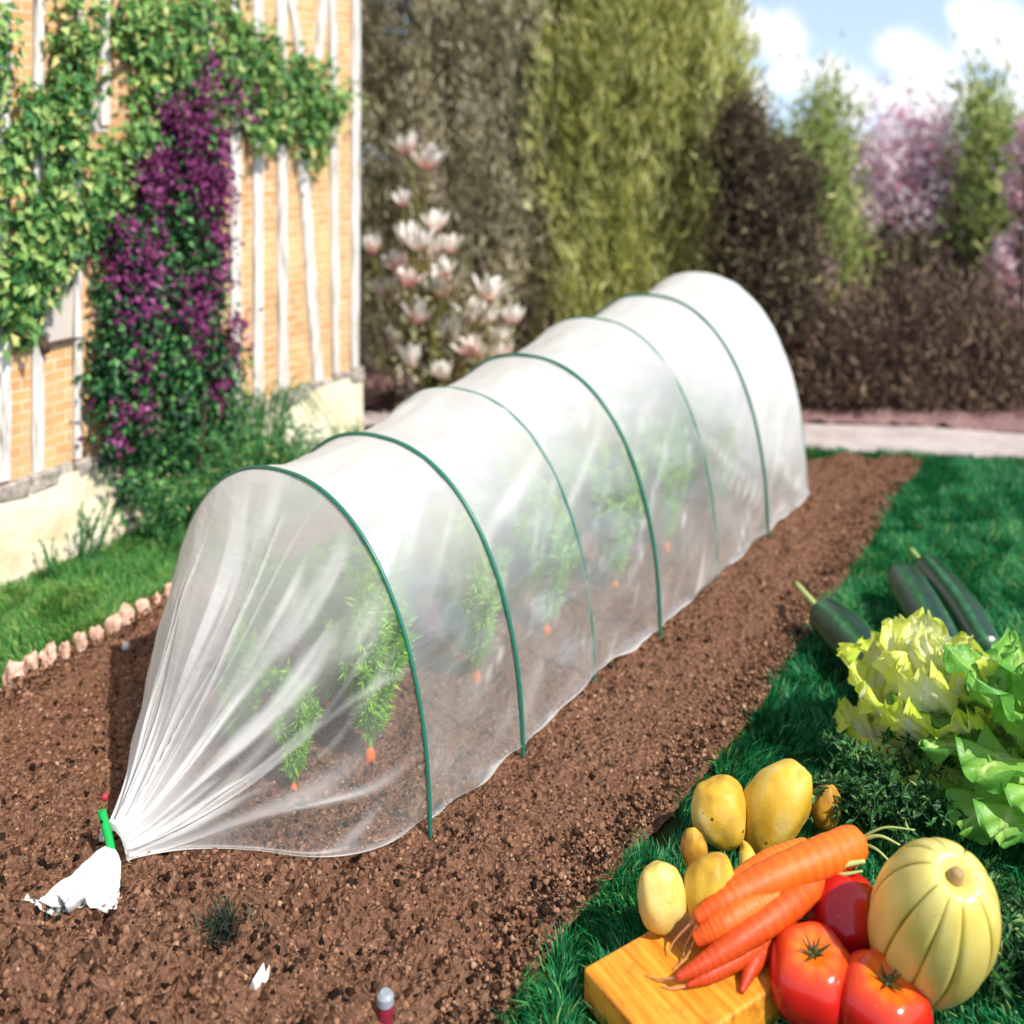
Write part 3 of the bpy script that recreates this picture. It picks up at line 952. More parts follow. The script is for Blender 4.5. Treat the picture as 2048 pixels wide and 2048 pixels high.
M['olive'] = leafmat('olive_conifer', [(0.0, S('#3a2f28')), (0.3, S('#756a54')), (0.6, S('#aaa27e')), (0.9, S('#c4c096')), (1.0, S('#ded2b8'))], 0.4, 0.6, 0.2)
M['gold'] = leafmat('golden_conifer', [(0.0, S('#565632')), (0.3, S('#a8aa60')), (0.65, S('#d6d880')), (1.0, S('#f0f0b0'))], 0.5, 0.6, 0.2)
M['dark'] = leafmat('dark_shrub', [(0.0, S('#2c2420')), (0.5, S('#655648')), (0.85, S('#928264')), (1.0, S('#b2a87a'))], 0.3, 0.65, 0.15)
M['brown'] = leafmat('brown_hedge', [(0.0, S('#2a1f1c')), (0.5, S('#6c564c')), (0.85, S('#967e6c')), (1.0, S('#b09c7a'))], 0.3, 0.65, 0.15)
M['lime'] = leafmat('lime_shrub', [(0.0, S('#5a7034')), (0.4, S('#92aa58')), (0.8, S('#b8c67a')), (1.0, S('#dcd898'))], 0.35, 0.6, 0.2)
M['pink'] = leafmat('pink_blossom', [(0.0, S('#a84a60')), (0.25, S('#dc8a9c')), (0.5, S('#f0d0da')), (1.0, S('#f8f2f6'))], 0.4, 0.7, 0.15)
M['palepink'] = leafmat('pale_blossom', [(0.0, S('#d8a0a8')), (0.5, S('#ecccd0')), (1.0, S('#f6ecec'))], 0.4, 0.7, 0.15)

d0 = 3.35
shrub('conifer_shrub', 'dark olive brown conifer beside the house corner behind the pale pink flowers', 'shrub', Q(880, 800, d0) * [1, 1, 0],
      [B(800, 640, d0, 150, 220, .22, 1), B(980, 620, d0, 150, 240, .22, 1.1), B(820, 330, d0, 170, 260, .25, 1.4), B(1000, 350, d0, 150, 250, .25, 1.3), B(840, 20, d0, 190, 240, .25, 1.5), B(1020, 40, d0, 160, 240, .25, 1.2), B(900, -250, d0, 200, 200, .25, 1)],
      50000, 0.042, 0.007, M['olive'], 0.9, 0.42, 11, cl_r=0.026, tmu=0.8, zst=3.4, per=55)
shrub('dark_gap_backing', 'dark foliage mass added behind the golden conifer so its gaps look shaded', 'tree', Q(1120, 800, 3.75) * [1, 1, 0],  # dark foliage added as backing so gaps in the conifers look shaded
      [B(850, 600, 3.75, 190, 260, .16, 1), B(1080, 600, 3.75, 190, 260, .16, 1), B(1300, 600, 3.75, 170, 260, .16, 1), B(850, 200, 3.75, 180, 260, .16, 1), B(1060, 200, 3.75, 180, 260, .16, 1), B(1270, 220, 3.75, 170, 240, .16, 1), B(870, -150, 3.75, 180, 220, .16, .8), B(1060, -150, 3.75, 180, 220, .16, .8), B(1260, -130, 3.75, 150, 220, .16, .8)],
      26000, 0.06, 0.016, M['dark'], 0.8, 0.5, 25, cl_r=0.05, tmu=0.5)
d1 = 3.25
shrub('golden_conifer', 'tall yellow green feathery conifer towering behind the tunnel', 'tree', Q(1300, 800, d1) * [1, 1, 0],
      [B(1200, 560, d1, 120, 180, .18, .8), B(1320, 430, d1, 150, 230, .22, 1.2), B(1190, 250, d1, 130, 230, .22, 1.1), B(1370, 180, d1, 125, 230, .22, 1.2), B(1260, 30, d1, 170, 230, .25, 1.4), B(1300, -200, d1, 170, 200, .25, 1), B(1400, 90, d1, 60, 130, .15, .5), B(1430, 330, d1, 70, 170, .15, .5)],
      34000, 0.055, 0.0075, M['gold'], 0.95, 0.34, 12, cl_r=0.021, tmu=0.72, zst=5.0, per=60)
d2 = 3.1
shrub('dark_bush', 'dark brown green bush right of the golden conifer behind the far tunnel end', 'shrub', Q(1550, 800, d2) * [1, 1, 0],
      [B(1500, 480, d2, 95, 190, .18, 1), B(1560, 560, d2, 85, 180, .18, 1), B(1480, 300, d2, 55, 110, .12, .5), B(1560, 420, d2, 60, 120, .13, .6), B(1500, 700, d2, 120, 120, .18, .8)],
      22000, 0.035, 0.008, M['dark'], 0.7, 0.55, 13, cl_r=0.03)
d3 = 2.98
shrub('low_hedge', 'low dark brown hedge along the far edge of the path', 'hedge', Q(1830, 830, d3) * [1, 1, 0],
      [B(1620, 740, d3, 90, 110, .10, .8), B(1720, 710, d3, 110, 125, .12, 1.1), B(1830, 695, d3, 120, 140, .13, 1.2), B(1930, 700, d3, 110, 140, .12, 1), B(2030, 740, d3, 100, 100, .1, .8), B(2150, 740, d3, 100, 110, .1, .8), B(2280, 740, d3, 100, 110, .1, .8),
       B(1700, 780, d3 - .03, 120, 65, .1, .6), B(1850, 780, d3 - .03, 130, 65, .1, .6), B(1990, 790, d3 - .03, 120, 60, .1, .6), B(1550, 790, d3, 90, 60, .1, .5), B(1440, 780, d3, 80, 70, .1, .5)],
      34000, 0.032, 0.006, M['brown'], 0.85, 0.5, 14, cl_r=0.022, tmu=.6, zst=1.8)
d4 = 3.7
shrub('lime_shrub', 'loose yellow green shrub between the dark bush and the pink blossom', 'shrub', Q(1640, 700, d4) * [1, 1, 0],
      [B(1640, 430, d4, 45, 160, .12, 1), B(1650, 260, d4, 22, 70, .06, .25), B(1610, 350, d4, 30, 90, .08, .4), B(1660, 560, d4, 60, 110, .15, .9), B(1645, 215, d4, 14, 26, .04, .08)],
      5200, 0.045, 0.012, M['lime'], 0.8, 0.55, 15, cl_r=0.05, tmu=.68)
d5 = 3.9
shrub('pink_flowering_shrub', 'tall pink and white flowering shrub rising above the low hedge', 'shrub', Q(1810, 700, d5) * [1, 1, 0],
      [B(1810, 285, d5, 62, 62, .12, .5), B(1760, 330, d5, 50, 60, .1, .4), B(1865, 335, d5, 50, 60, .1, .4), B(1810, 390, d5, 95, 90, .16, 1.1), B(1740, 440, d5, 55, 80, .12, .8), B(1880, 440, d5, 55, 80, .12, .8), B(1810, 480, d5, 110, 60, .16, 1)],
      8200, 0.036, 0.014, M['pink'], 0.4, 0.8, 16, cl_r=0.055, cname='blossom', tmu=0.68, tsd=0.28)
shrub('dark_shrub', 'grey green dark shrub below the pink blossom', 'shrub', Q(1810, 700, d5 - .1) * [1, 1, 0],
      [B(1810, 560, d5 - .1, 130, 90, .2, 1), B(1740, 560, d5 - .1, 60, 80, .15, .5), B(1880, 560, d5 - .1, 60, 80, .15, .5)], 9000, 0.04, 0.012, M['dark'], 0.6, 0.6, 17, tmu=0.65)
shrub('lime_shrub', 'tall yellow green shrub at the right edge behind the white blossoms', 'shrub', Q(2010, 700, d4) * [1, 1, 0],
      [B(1985, 440, d4, 55, 190, .14, 1.2), B(1970, 260, d4, 26, 70, .07, .3), B(2040, 400, d4, 45, 160, .12, .8), B(2020, 600, d4, 60, 130, .14, .8), B(1972, 205, d4, 16, 28, .04, .1), B(2110, 420, d4, 70, 200, .14, 1)],
      8200, 0.045, 0.013, M['lime'], 0.8, 0.55, 18, cl_r=0.05, tmu=.68)
shrub('pale_blossom_shrub', 'pale pink blossom spikes in front of the lime shrub at the right edge', 'shrub', Q(2030, 760, 3.3) * [1, 1, 0],
      [B(2000, 530, 3.3, 14, 45, .03, .3), B(2030, 560, 3.3, 26, 45, .05, .6), B(2010, 610, 3.3, 30, 40, .05, .6), B(2040, 400, 3.3, 26, 45, .04, .5), B(1985, 590, 3.3, 16, 36, .03, .3), B(2046, 290, 3.3, 16, 40, .04, .3), B(2050, 480, 3.3, 24, 40, .04, .4), B(2090, 520, 3.3, 40, 90, .06, .7)],
      4200, 0.024, 0.017, M['palepink'], 0.4, 0.8, 19, cl_r=0.014, cname='blossom')
shrub('pale_blossom_shrub', 'small pale pink flower spikes between the dark bush and the low hedge', 'shrub', Q(1612, 760, 3.2) * [1, 1, 0],
      [B(1614, 590, 3.2, 18, 40, .04, .6), B(1560, 570, 3.2, 20, 30, .04, .3), B(1650, 540, 3.2, 10, 20, .03, .2)],
      700, 0.02, 0.014, M['palepink'], 0.4, 0.8, 20, cl_r=0.014, cname='blossom')
# far tree line beyond the garden, closing the horizon
for i, (px, rp, hp, dd) in enumerate([(1500, 170, 90, 9), (1760, 150, 60, 10), (2020, 170, 90, 9), (2300, 200, 120, 9.5)]):
    zb = -0.05 * (dd - 4.6)
    q = Q(px, 330, dd)
    shrub('distant_bush', ['distant green bush hidden behind the dark bush', 'distant green bush behind the pink blossom', 'distant green bush behind the right lime shrub', 'distant green bush outside the right edge'][i], 'shrub',
          (q[0], dd, zb), [(q[0], dd, 0.25, rp * dd / F, .5, (hp) * dd / F, 1)], 2600, 0.11, 0.05, M['lime'], 0.6, 0.6, 30 + i, cl_r=0.1, tmu=0.3, group='distant bushes beyond the garden')

# small reddish dry plants near the house corner
stemmy('dry_plant', 'reddish brown twiggy plant at the house corner under the flowers', 'plant', Q(775, 775, 2.95) * [1, 1, 0], 30, 0.09, (0, 0, 0), 0.06, 10, 0.012, M['brown'], 0.3, 12)

# ------------------------------------------------------------------ magnolia with single flowers
M['stem'] = leafmat('olive_stem', [(0.0, S('#3c3a1c')), (1.0, S('#8a8440'))], 0.1, 0.6, 0.2)
def mat_petal():
    m, nt, out = newmat('magnolia_petal')
    c = ramp(nt, tone_attr(nt), [(0.0, S('#e0978e')), (0.25, S('#f0cbbd')), (0.55, S('#f6eade')), (1.0, S('#f8f4ec'))])
    p = principled(nt, out, c, 0.6, 0.2, link=False)
    tr = nt.nodes.new('ShaderNodeBsdfTranslucent'); nt.links.new(c, tr.inputs[0])
    mx = nt.nodes.new('ShaderNodeMixShader'); mx.inputs[0].default_value = 0.35
    nt.links.new(p.outputs[0], mx.inputs[1]); nt.links.new(tr.outputs[0], mx.inputs[2]); nt.links.new(mx.outputs[0], out.inputs[0])
    return m
M['petal'] = mat_petal()
def flower_mesh(seed, pink):
    r = np.random.default_rng(seed)
    V, Fs, T, cnt = [], [], [], 0
    for ring, (np_, open_, len_) in enumerate(((4, 0.50, 1.0), (6, 1.0, 0.9))):
        for i in range(np_):
            a = 2 * math.pi * (i + 0.5 * ring) / np_ + r.normal(0, 0.15)
            op = open_ * r.uniform(0.7, 1.35)
            nu, nv = 7, 5
            for iu in range(nu):
                u = iu / (nu - 1)
                wd = 0.19 * math.sin(math.pi * min(u * 0.86 + 0.07, 1)) ** 0.8
                rad = 0.06 + op * (u ** 0.7) * 0.55 + 0.10 * op * u ** 3
                zz2 = len_ * (u - 0.12 * op * u * u)
                for iv in range(nv):
                    v = iv / (nv - 1) * 2 - 1
                    aa = a
                    er = np.array([math.cos(aa), math.sin(aa), 0]); et = np.array([-math.sin(aa), math.cos(aa), 0])
                    pnt = er * (rad - 0.12 * v * v * (0.6 - op * .3)) + et * v * wd + np.array([0, 0, zz2 - 0.04 * abs(v)])
                    V.append(pnt + r.normal(0, 0.008, 3)); T.append(np.clip(u * 1.3 + 0.08 - pink * 0.5 + 0.1 * r.normal(), 0, 1))
            Fs.append(grid_faces(nu, nv) + cnt); cnt += nu * nv
    me = bpy.data.meshes.new('flower')
    me.from_pydata([tuple(v) for v in V], [], [tuple(f) for f in np.vstack(Fs)]); me.update()
    at = me.attributes.new('tone', 'FLOAT', 'POINT'); at.data.foreach_set('value', np.asarray(T, np.float32))
    me.polygons.foreach_set('use_smooth', np.full(len(me.polygons), True))
    me.materials.append(M['petal'])
    return me
FM = [flower_mesh(50 + i, p) for i, p in enumerate((0.0, 0.25, 0.5, 0.9, 0.1))]
FL = [(817, 285, 46, 2), (853, 312, 56, 1), (808, 395, 36, 2), (870, 440, 44, 1), (818, 465, 52, 0), (838, 475, 52, 0), (872, 485, 42, 0), (902, 485, 40, 1), (747, 486, 42, 2), (798, 520, 46, 3), (815, 552, 44, 3), (853, 520, 50, 3),
      (889, 560, 66, 4), (893, 535, 40, 1), (772, 572, 46, 1), (972, 572, 56, 0), (834, 622, 52, 1), (885, 652, 60, 0), (952, 620, 50, 0), (975, 628, 46, 0), (920, 655, 50, 0), (1025, 626, 42, 0), (932, 682, 54, 2), (946, 690, 44, 3), (796, 675, 50, 2), (1004, 672, 46, 0),
      (1006, 705, 46, 3), (825, 708, 52, 0), (868, 725, 50, 0), (884, 735, 42, 2), (910, 712, 50, 1), (953, 700, 40, 2), (934, 752, 40, 1), (822, 782, 44, 1), (842, 765, 40, 1), (889, 738, 40, 0), (872, 775, 36, 1), (965, 735, 36, 2)]
dm = 2.86
mbase = Q(885, 812, dm) * [1, 1, 0]
mag = thing('magnolia_bush', 'small magnolia bush full of cupped white and pink flowers behind the tunnel', 'flowering bush', mbase)
mb = MB()
rr = random.Random(4)
hubs = []
for px, py, s, kind in FL:
    dd = dm + rr.uniform(-0.12, 0.12)
    q = Q(px, py + s * 0.5, dd)
    fo = bpy.data.objects.new('flower', FM[kind]); COL.objects.link(fo)
    fo.parent = mag
    fo.location = tuple(q - np.array(mbase))
    k = s * dd / F * 1.02
    fo.scale = (k, k, k)
    fo.rotation_euler = (rr.uniform(-.25, .25), rr.uniform(-.25, .25), rr.uniform(0, 6.28))
    st = mbase + np.array([rr.uniform(-.03, .03), rr.uniform(-.03, .03), 0])
    c = curve_pts([st, st + (q - st) * 0.5 + np.array([rr.uniform(-.03, .03), 0, 0.03]), q - [0, 0, 0.03], q + [0, 0, 0.003]], 12)
    tube(mb, c, np.linspace(0.0065, 0.0024, 12), 5)
for i in range(26):
    a0 = mbase + np.array([rr.uniform(-.03, .03), rr.uniform(-.03, .03), 0])
    e0_ = Q(rr.uniform(735, 1020), rr.uniform(430, 700), dm + rr.uniform(-.12, .12))
    c = curve_pts([a0, a0 + (e0_ - a0) * .45 + np.array([rr.uniform(-.04, .04), 0, .02]), e0_], 10)
    tube(mb, c, np.linspace(0.005, 0.0012, 10), 5)
mb.build('stem', M['stem'], mag)
lr = np.random.default_rng(5)
k = 420
pc = np.array([Q(px, py, dm + lr.uniform(-.1, .1)) for px, py in zip(lr.uniform(790, 1000, k), lr.uniform(560, 810, k))])
V, Fc = leaves(pc, lr.normal(0, .5, (k, 3)) + [0, 0, .5], lr.normal(0, .6, (k, 3)) + [0, -.5, .5], 0.03 * lr.uniform(.5, 1.2, k), 0.011)
mesh_obj('leaves', V, Fc, M['olive'], mag, tone=np.repeat(np.clip(lr.normal(.7, .2, k), 0, 1), 4))

# ------------------------------------------------------------------ tunnel
feet_px = [(857, 1690), (1043, 1530), (1190, 1386), (1318, 1288), (1436, 1184), (1534, 1094), (1615, 1012)]
apex_y = [943, 876, 778, 714, 636, 592, 545]
feet = np.array([P(*p) for p in feet_px])
axis = norm(feet[-1] - feet[0]); perp = np.array([-axis[1], axis[0], 0])     # to the left
s_ax = (feet - feet[0]) @ axis
# straighten onto one line but keep measured spacing and small offsets
WID = 0.50
hoops = []
for i in range(7):
    f = feet[i]
    mid = f + perp * WID / 2
    d = mid[1]
    hgt = H - (apex_y[i] - HY) / F * d
    hoops.append((f, hgt))
print('hoop heights', [round(h[1], 3) for h in hoops], 'spacing', np.round(np.diff(s_ax), 3), 'axis', axis)

def arc(v):
    """v 0 (right foot) .. 1 (left foot) -> (lateral 0..1, height 0..1), flattened hoop"""
    th = np.pi * v
    c, s_ = np.cos(th), np.sin(th)
    e = 0.88
    x = np.sign(c) * np.abs(c) ** e
    z = np.abs(s_) ** e
    return 0.5 - 0.5 * x, z

tun = thing('garden_tunnel', 'low garden tunnel of clear plastic film over green hoops on the soil bed', 'garden tunnel', hoops[3][0] + perp * WID / 2)
# hoops
for i, (f, hg) in enumerate(hoops):
    v = np.linspace(0, 1, 60)
    lat, z = arc(v)
    pts = f + perp * (lat * WID)[:, None] + ezw * (z * hg)[:, None]
    io = (np.full(60, -0.7) if i in (2, 4, 6) else np.ones(60)) if i else np.clip((0.56 - v) * 12, -0.8, 1.0)
    pts += perp * ((0.5 - lat) * -0.005 * io)[:, None] + ezw * (z * 0.0022 * io)[:, None]
    pts = np.vstack([pts[0] - [0, 0, 0.05], pts, pts[-1] - [0, 0, 0.05]])
    mb = MB(); tube(mb, pts, [0.0026, 0.0029, 0.0026, 0.0029, 0.0026, 0.0027, 0.0018][i], 8)
    mb.build('hoop', M['hoop'], tun)
# film over the hoops
CRE = [(0, .15, .80, .25, .012, .5, .3), (0, .3, .86, .12, .02, .4, .5), (0, .9, .40, .30, .007, .5, .3), (1, .2, .45, .5, .007, .45, .4), (1, .5, .78, .1, .02, .35, .5), (1, .7, .30, -.5, .01, .3, .3),
       (2, .3, .7, .2, .015, .3, .5), (2, .5, .2, .6, .009, .5, .3), (2, .8, .35, .8, .008, .4, .3), (3, .5, .30, .9, .007, .6, .35), (3, .3, .55, .3, .012, .3, .4), (3, .7, .15, .7, .008, .5, .3),
       (4, .4, .45, -.4, .02, .35, .4), (4, .6, .3, -.3, .012, .4, .4), (4, .5, .12, .3, .01, .45, .4), (5, .5, .40, .5, .02, .4, .4), (5, .5, .25, -.5, .015, .4, .4), (5, .6, .12, .1, .01, .5, .4)]
def hem_h(p):
    return 0.030 + 0.007 * fbm(p, 7, 2, 3)
def film_body():
    nu_b, nv = 16, 90
    rows, tones = [], []
    for b in range(6):
        for k in range(nu_b + (1 if b == 5 else 0)):
            u = k / nu_b
            f = feet[b] * (1 - u) + feet[b + 1] * u
            hg = hoops[b][1] * (1 - u) + hoops[b + 1][1] * u
            sag = 4 * u * (1 - u)
            v = np.linspace(0, 1, nv)
            lat, z = arc(v)
            w_ = WID
            sg = 1 - 0.035 * sag * (0.35 + 0.65 * np.sin(np.pi * v))
            lat2 = 0.5 + (lat - 0.5) * (1 - 0.06 * sag * z)
            pts = f + perp * (lat2 * w_)[:, None] + ezw * (z * hg * sg)[:, None]
            # wrinkles running between hoops, stronger near the feet
            s = np.full(nv, b + u)
            q = np.stack([s * 1.7 + 2.2 * z, lat * 9, z * 9], -1)
            nrm = norm(np.stack([np.cos(np.pi * v) * 1.0, np.sin(np.pi * v)], -1))
            wr = 0.0055 * fbm(q, 1.2, 3, 7) * (0.25 + sag) + 0.004 * np.sin(14 * (z + 0.35 * u) + 3 * b) * sag * (1 - z) ** 1.5
            pts += (-perp) * (wr * nrm[:, 0])[:, None] + ezw * (wr * nrm[:, 1])[:, None]
            # foot of the sheet: wavy hem lying on the soil
            foot = np.clip((0.12 - z) / 0.12, 0, 1)
            side = np.where(v < 0.5, -1.0, 1.0)
            pts += perp * (side * foot * (0.004 + 0.012 * sag * vnoise(np.stack([s * 4, side, s * 0], -1), 1, 4)))[:, None]
            pts[:, 2] = np.maximum(pts[:, 2], hem_h(pts[:, :2]))
            rows.append(pts)
            # opacity: sky-lit whiteness painted in toward the top; closed far end whiter too
            far = np.clip((b + u - 4.0) / 1.6, 0, 1)
            op = 0.13 + 0.07 * z + 0.56 * np.clip((z - 0.58) / 0.38, 0, 1) ** 1.1 + 0.55 * far * np.clip((z - 0.2) / 0.35, 0, 1) + 0.06 * far
            op = op + 0.5 * np.clip(1 - z / 0.035, 0, 1)
            op = op + 0.10 * np.clip(fbm(q, 2.3, 3, 31), 0, 1) * sag
            op = op + 0.18 * np.clip(fbm(np.stack([s * 1.2 + 3 * z, z * 16 - 5 * u, s * 0], -1), 1.0, 3, 91) - 0.25, 0, 1) * (v < 0.6)
            for (cb, cu, cz_, sl, wd, a_, rg) in CRE:
                if cb == b:
                    dz = (z - cz_ - sl * (u - cu)) / wd
                    op = op + a_ * np.exp(-dz * dz) * np.exp(-((u - cu) / rg) ** 2) * (v < 0.6)
            tones.append(op)
    V = np.array(rows); T = np.array(tones)
    return V.reshape(-1, 3), grid_faces(len(V), nv), T.reshape(-1)
V, Fc, T = film_body()
mesh_obj('film_cover', V, Fc, M['film'], tun, tone=T)
# far closing sheet, drawn down behind the last hoop
def film_end():
    nu, nv = 18, 90
    v = np.linspace(0, 1, nv); lat, z = arc(v)
    rows, tn = [], []
    goal = feet[-1] + perp * WID / 2 + axis * 0.16 + ezw * 0.02
    for k in range(nu):
        u = k / (nu - 1)
        base = feet[-1] + perp * (lat * WID)[:, None] + ezw * (z * hoops[-1][1])[:, None]
        w_ = (1 - u) ** 0.85
        c0 = goal
        pts = c0 + (base - (feet[-1] + perp * WID / 2)) * w_ - axis * 0.16 * (1 - u ** 0.7)
        pts[:, 2] = (base[:, 2]) * w_ + 0.02 * u
        pl = 0.006 * np.sin(v * 60) * u * (1 - u) * 4
        pts += axis * pl[:, None]
        pts[:, 2] = np.maximum(pts[:, 2], 0.012)
        rows.append(pts); tn.append(np.full(nv, 0.6))
    return np.array(rows).reshape(-1, 3), grid_faces(nu, nv), np.array(tn).reshape(-1)
V, Fc, T = film_end()
mesh_obj('film_end', V, Fc, M['film'], tun, tone=T)
# near end gathered to the tie
GP = P(226, 1688, 0.038)
def film_gather():
    nu, nv = 64, 320
    v = np.linspace(0, 1, nv); lat, z = arc(v)
    rr2 = np.random.default_rng(21)
    # pleats: irregular set of ridges across v
    cs = np.sort(rr2.uniform(0.0, 1, 34)); ws = rr2.choice([0.003, 0.006, 0.012, 0.022], 34) * rr2.uniform(.7, 1.3, 34); am = rr2.uniform(0.3, 1.0, 34); reach = rr2.uniform(0.45, 1.1, 34)
    slant = rr2.normal(0, 0.05, 34)
    base = feet[0] + perp * (lat * WID)[:, None] + ezw * (z * hoops[0][1])[:, None]
    ctr0 = feet[0] + perp * WID / 2
    rows, tn = [], []
    for k in range(nu):
        u = k / (nu - 1)
        wl = (1 - u ** 1.04)     # lateral shrink
        wl = wl * 0.93 + 0.07 * (1 - u)
        hz = (1 - u) ** 0.93
        c = ctr0 * (1 - u) + np.array([GP[0], GP[1], 0]) * u
        neck = 0.030
        ang = np.pi * v
        latv = (lat - 0.5) * WID
        bulge = 1 + 0.50 * np.sin(np.pi * np.clip(u, 0, 1) ** 1.25) ** 1.1 * (1 - z) * np.where(v < 0.5, 1.0, 0.3)
        pts = c + perp * (latv * wl * bulge)[:, None] + ezw * (z * hoops[0][1] * hz)[:, None]
        # neck ring
        ring = np.array([GP[0], GP[1], GP[2]]) + perp * (-np.cos(ang) * neck * 0.9)[:, None] + ezw * (np.sin(ang) * neck - 0.008)[:, None]
        b = np.clip((u - 0.72) / 0.28, 0, 1) ** 1.6
        pts = pts * (1 - b) + ring * b
        # pleats
        pl = np.zeros(nv); ridge = np.zeros(nv)
        for ci, wi, ai, ri, sl_ in zip(cs, ws, am, reach, slant):
            env = np.clip((u - (1 - ri)) / max(ri, 0.1), 0, 1) ** 0.6
            env *= 0.75 + 0.35 * math.sin(9 * u + 40 * ci)
            ci = ci + 0.012 * math.sin(7 * u + 30 * ci)
            dd = (v - ci - sl_ * (1 - u)) / (wi * (0.55 + 0.9 * (1 - u)))
            g = np.exp(-dd * dd) * ai * env
            pl += g; ridge = np.maximum(ridge, g)
        nrm = norm(np.stack([np.cos(ang), np.sin(ang)], -1))
        amp = 0.013 * (1 - b * 0.6)
        pts += (-perp) * (pl * amp * nrm[:, 0])[:, None] + ezw * (pl * amp * nrm[:, 1])[:, None]
        q = np.stack([np.full(nv, u * 3), v * 6, v * 0], -1)
        sway = 0.010 * fbm(q, 1.0, 2, 17) * np.sin(np.pi * u)
        pts += (-perp) * (sway * nrm[:, 0])[:, None] + ezw * (sway * nrm[:, 1])[:, None]
        pts[:, 2] = np.maximum(pts[:, 2], hem_h(pts[:, :2]))
        rows.append(pts)
        glare_streak = np.clip(fbm(np.stack([v * 26 + 1.2 * np.sin(3 * u), np.full(nv, u * 2.2), v * 0], -1), 1.0, 3, 57) - 0.12, 0, 1) * np.clip(u * 4, 0, 1)
        # layers overlap in pleats and toward the tie; glare and lit top painted in
        op = 0.09 + 0.85 * ridge ** 1.1 + 0.75 * glare_streak + 0.5 * np.clip(1 - z / 0.03, 0, 1) + 0.85 * np.clip((u - 0.58) / 0.38, 0, 1) ** 1.5 + 0.50 * np.clip((z - 0.62) / 0.38, 0, 1) * (1 - 0.5 * u) + 0.16 * np.clip((v - 0.45) / 0.2, 0, 1)
        tn.append(op)
    return np.array(rows).reshape(-1, 3), grid_faces(nu, nv), np.array(tn).reshape(-1)
V, Fc, T = film_gather()
mesh_obj('film_gather', V, Fc, M['film'], tun, tone=T)
# loose tail of the sheet beyond the peg: a small crumpled fan
cc = P(219, 1712, 0.028)
def film_tail():
    nu, nv = 22, 72
    a = np.linspace(0, 2 * math.pi, nv, endpoint=False)
    tipc = P(162, 1806, 0.020); start = cc
    ax_ = norm(tipc - start); sd = norm(np.cross(ax_, [0, 0, 1.0])); up_ = np.cross(sd, ax_)
    rows = []
    lob = 0.10 * np.sin(4 * a + 1) + 0.07 * np.sin(9 * a) + 0.05 * np.sin(15 * a + 2)
    for k in range(nu):
        u = k / (nu - 1)
        w1 = min(u / 0.82, 1.0)
        close = np.clip((u - 0.82) / 0.18, 0, 1)
        rw = (0.012 + 0.034 * w1 ** 0.8) * (1 - 0.85 * close); rh = (0.012 + 0.014 * w1) * (1 - 0.9 * close)
        ln = 0.074 * w1 * (1 + lob * w1) * (1 + 0.06 * np.cos(a) * w1) - 0.012 * close
        cr = 1 + 0.20 * np.sin(7 * a + 2) * w1 + 0.10 * np.sin(17 * a) * w1
        pt = start + ax_ * ln[:, None] + sd * (np.cos(a) * rw * (1 + 0.1 * np.sin(9 * a) * w1))[:, None] + up_ * (np.sin(a) * rh * cr)[:, None]
        fl = 0.004 * fbm(pt, 60, 3, 71)
        pt = pt + up_ * fl[:, None]
        pt[:, 2] = np.maximum(pt[:, 2] - 0.004 * w1, soil_h(pt[:, :2]) + 0.017)
        rows.append(pt)
    return np.array(rows).reshape(-1, 3), grid_faces(nu, nv, True)
V, Fc = film_tail()
mesh_obj('film_tail', V, Fc, M['tail'], tun)
# green peg pinning the gathered neck
p0, p1 = P(203, 1620, 0.074), P(232, 1752, 0.010)
pd = norm(p0 - p1)
pg = thing('ground_peg', 'thin bright green peg slanting beside the gathered white film end', 'peg', p1)
mb = MB()
cpts = np.array([p1 - pd * 0.02, p1, p1 * .5 + p0 * .5 + [0.0012, 0, 0], p0 - pd * 0.004, p0])
tube(mb, curve_pts(cpts, 16), [0.0046] * 15 + [0.0035], 10)
mb.build('shaft', M['tie'], pg)
mb = MB(); tube(mb, np.array([p0 - pd * 0.011 + [-.001, -.0049, .0015], p0 - pd * 0.011 + [-.001, -.0040, .0015]]), [0.0019, 0.0019], 10)
mb.build('hole_shade_disc', simple('hole_shade_green', S('#10301c'), 0.8, 0.1), pg)  # solid dark disc, coloured like the shade inside a hole

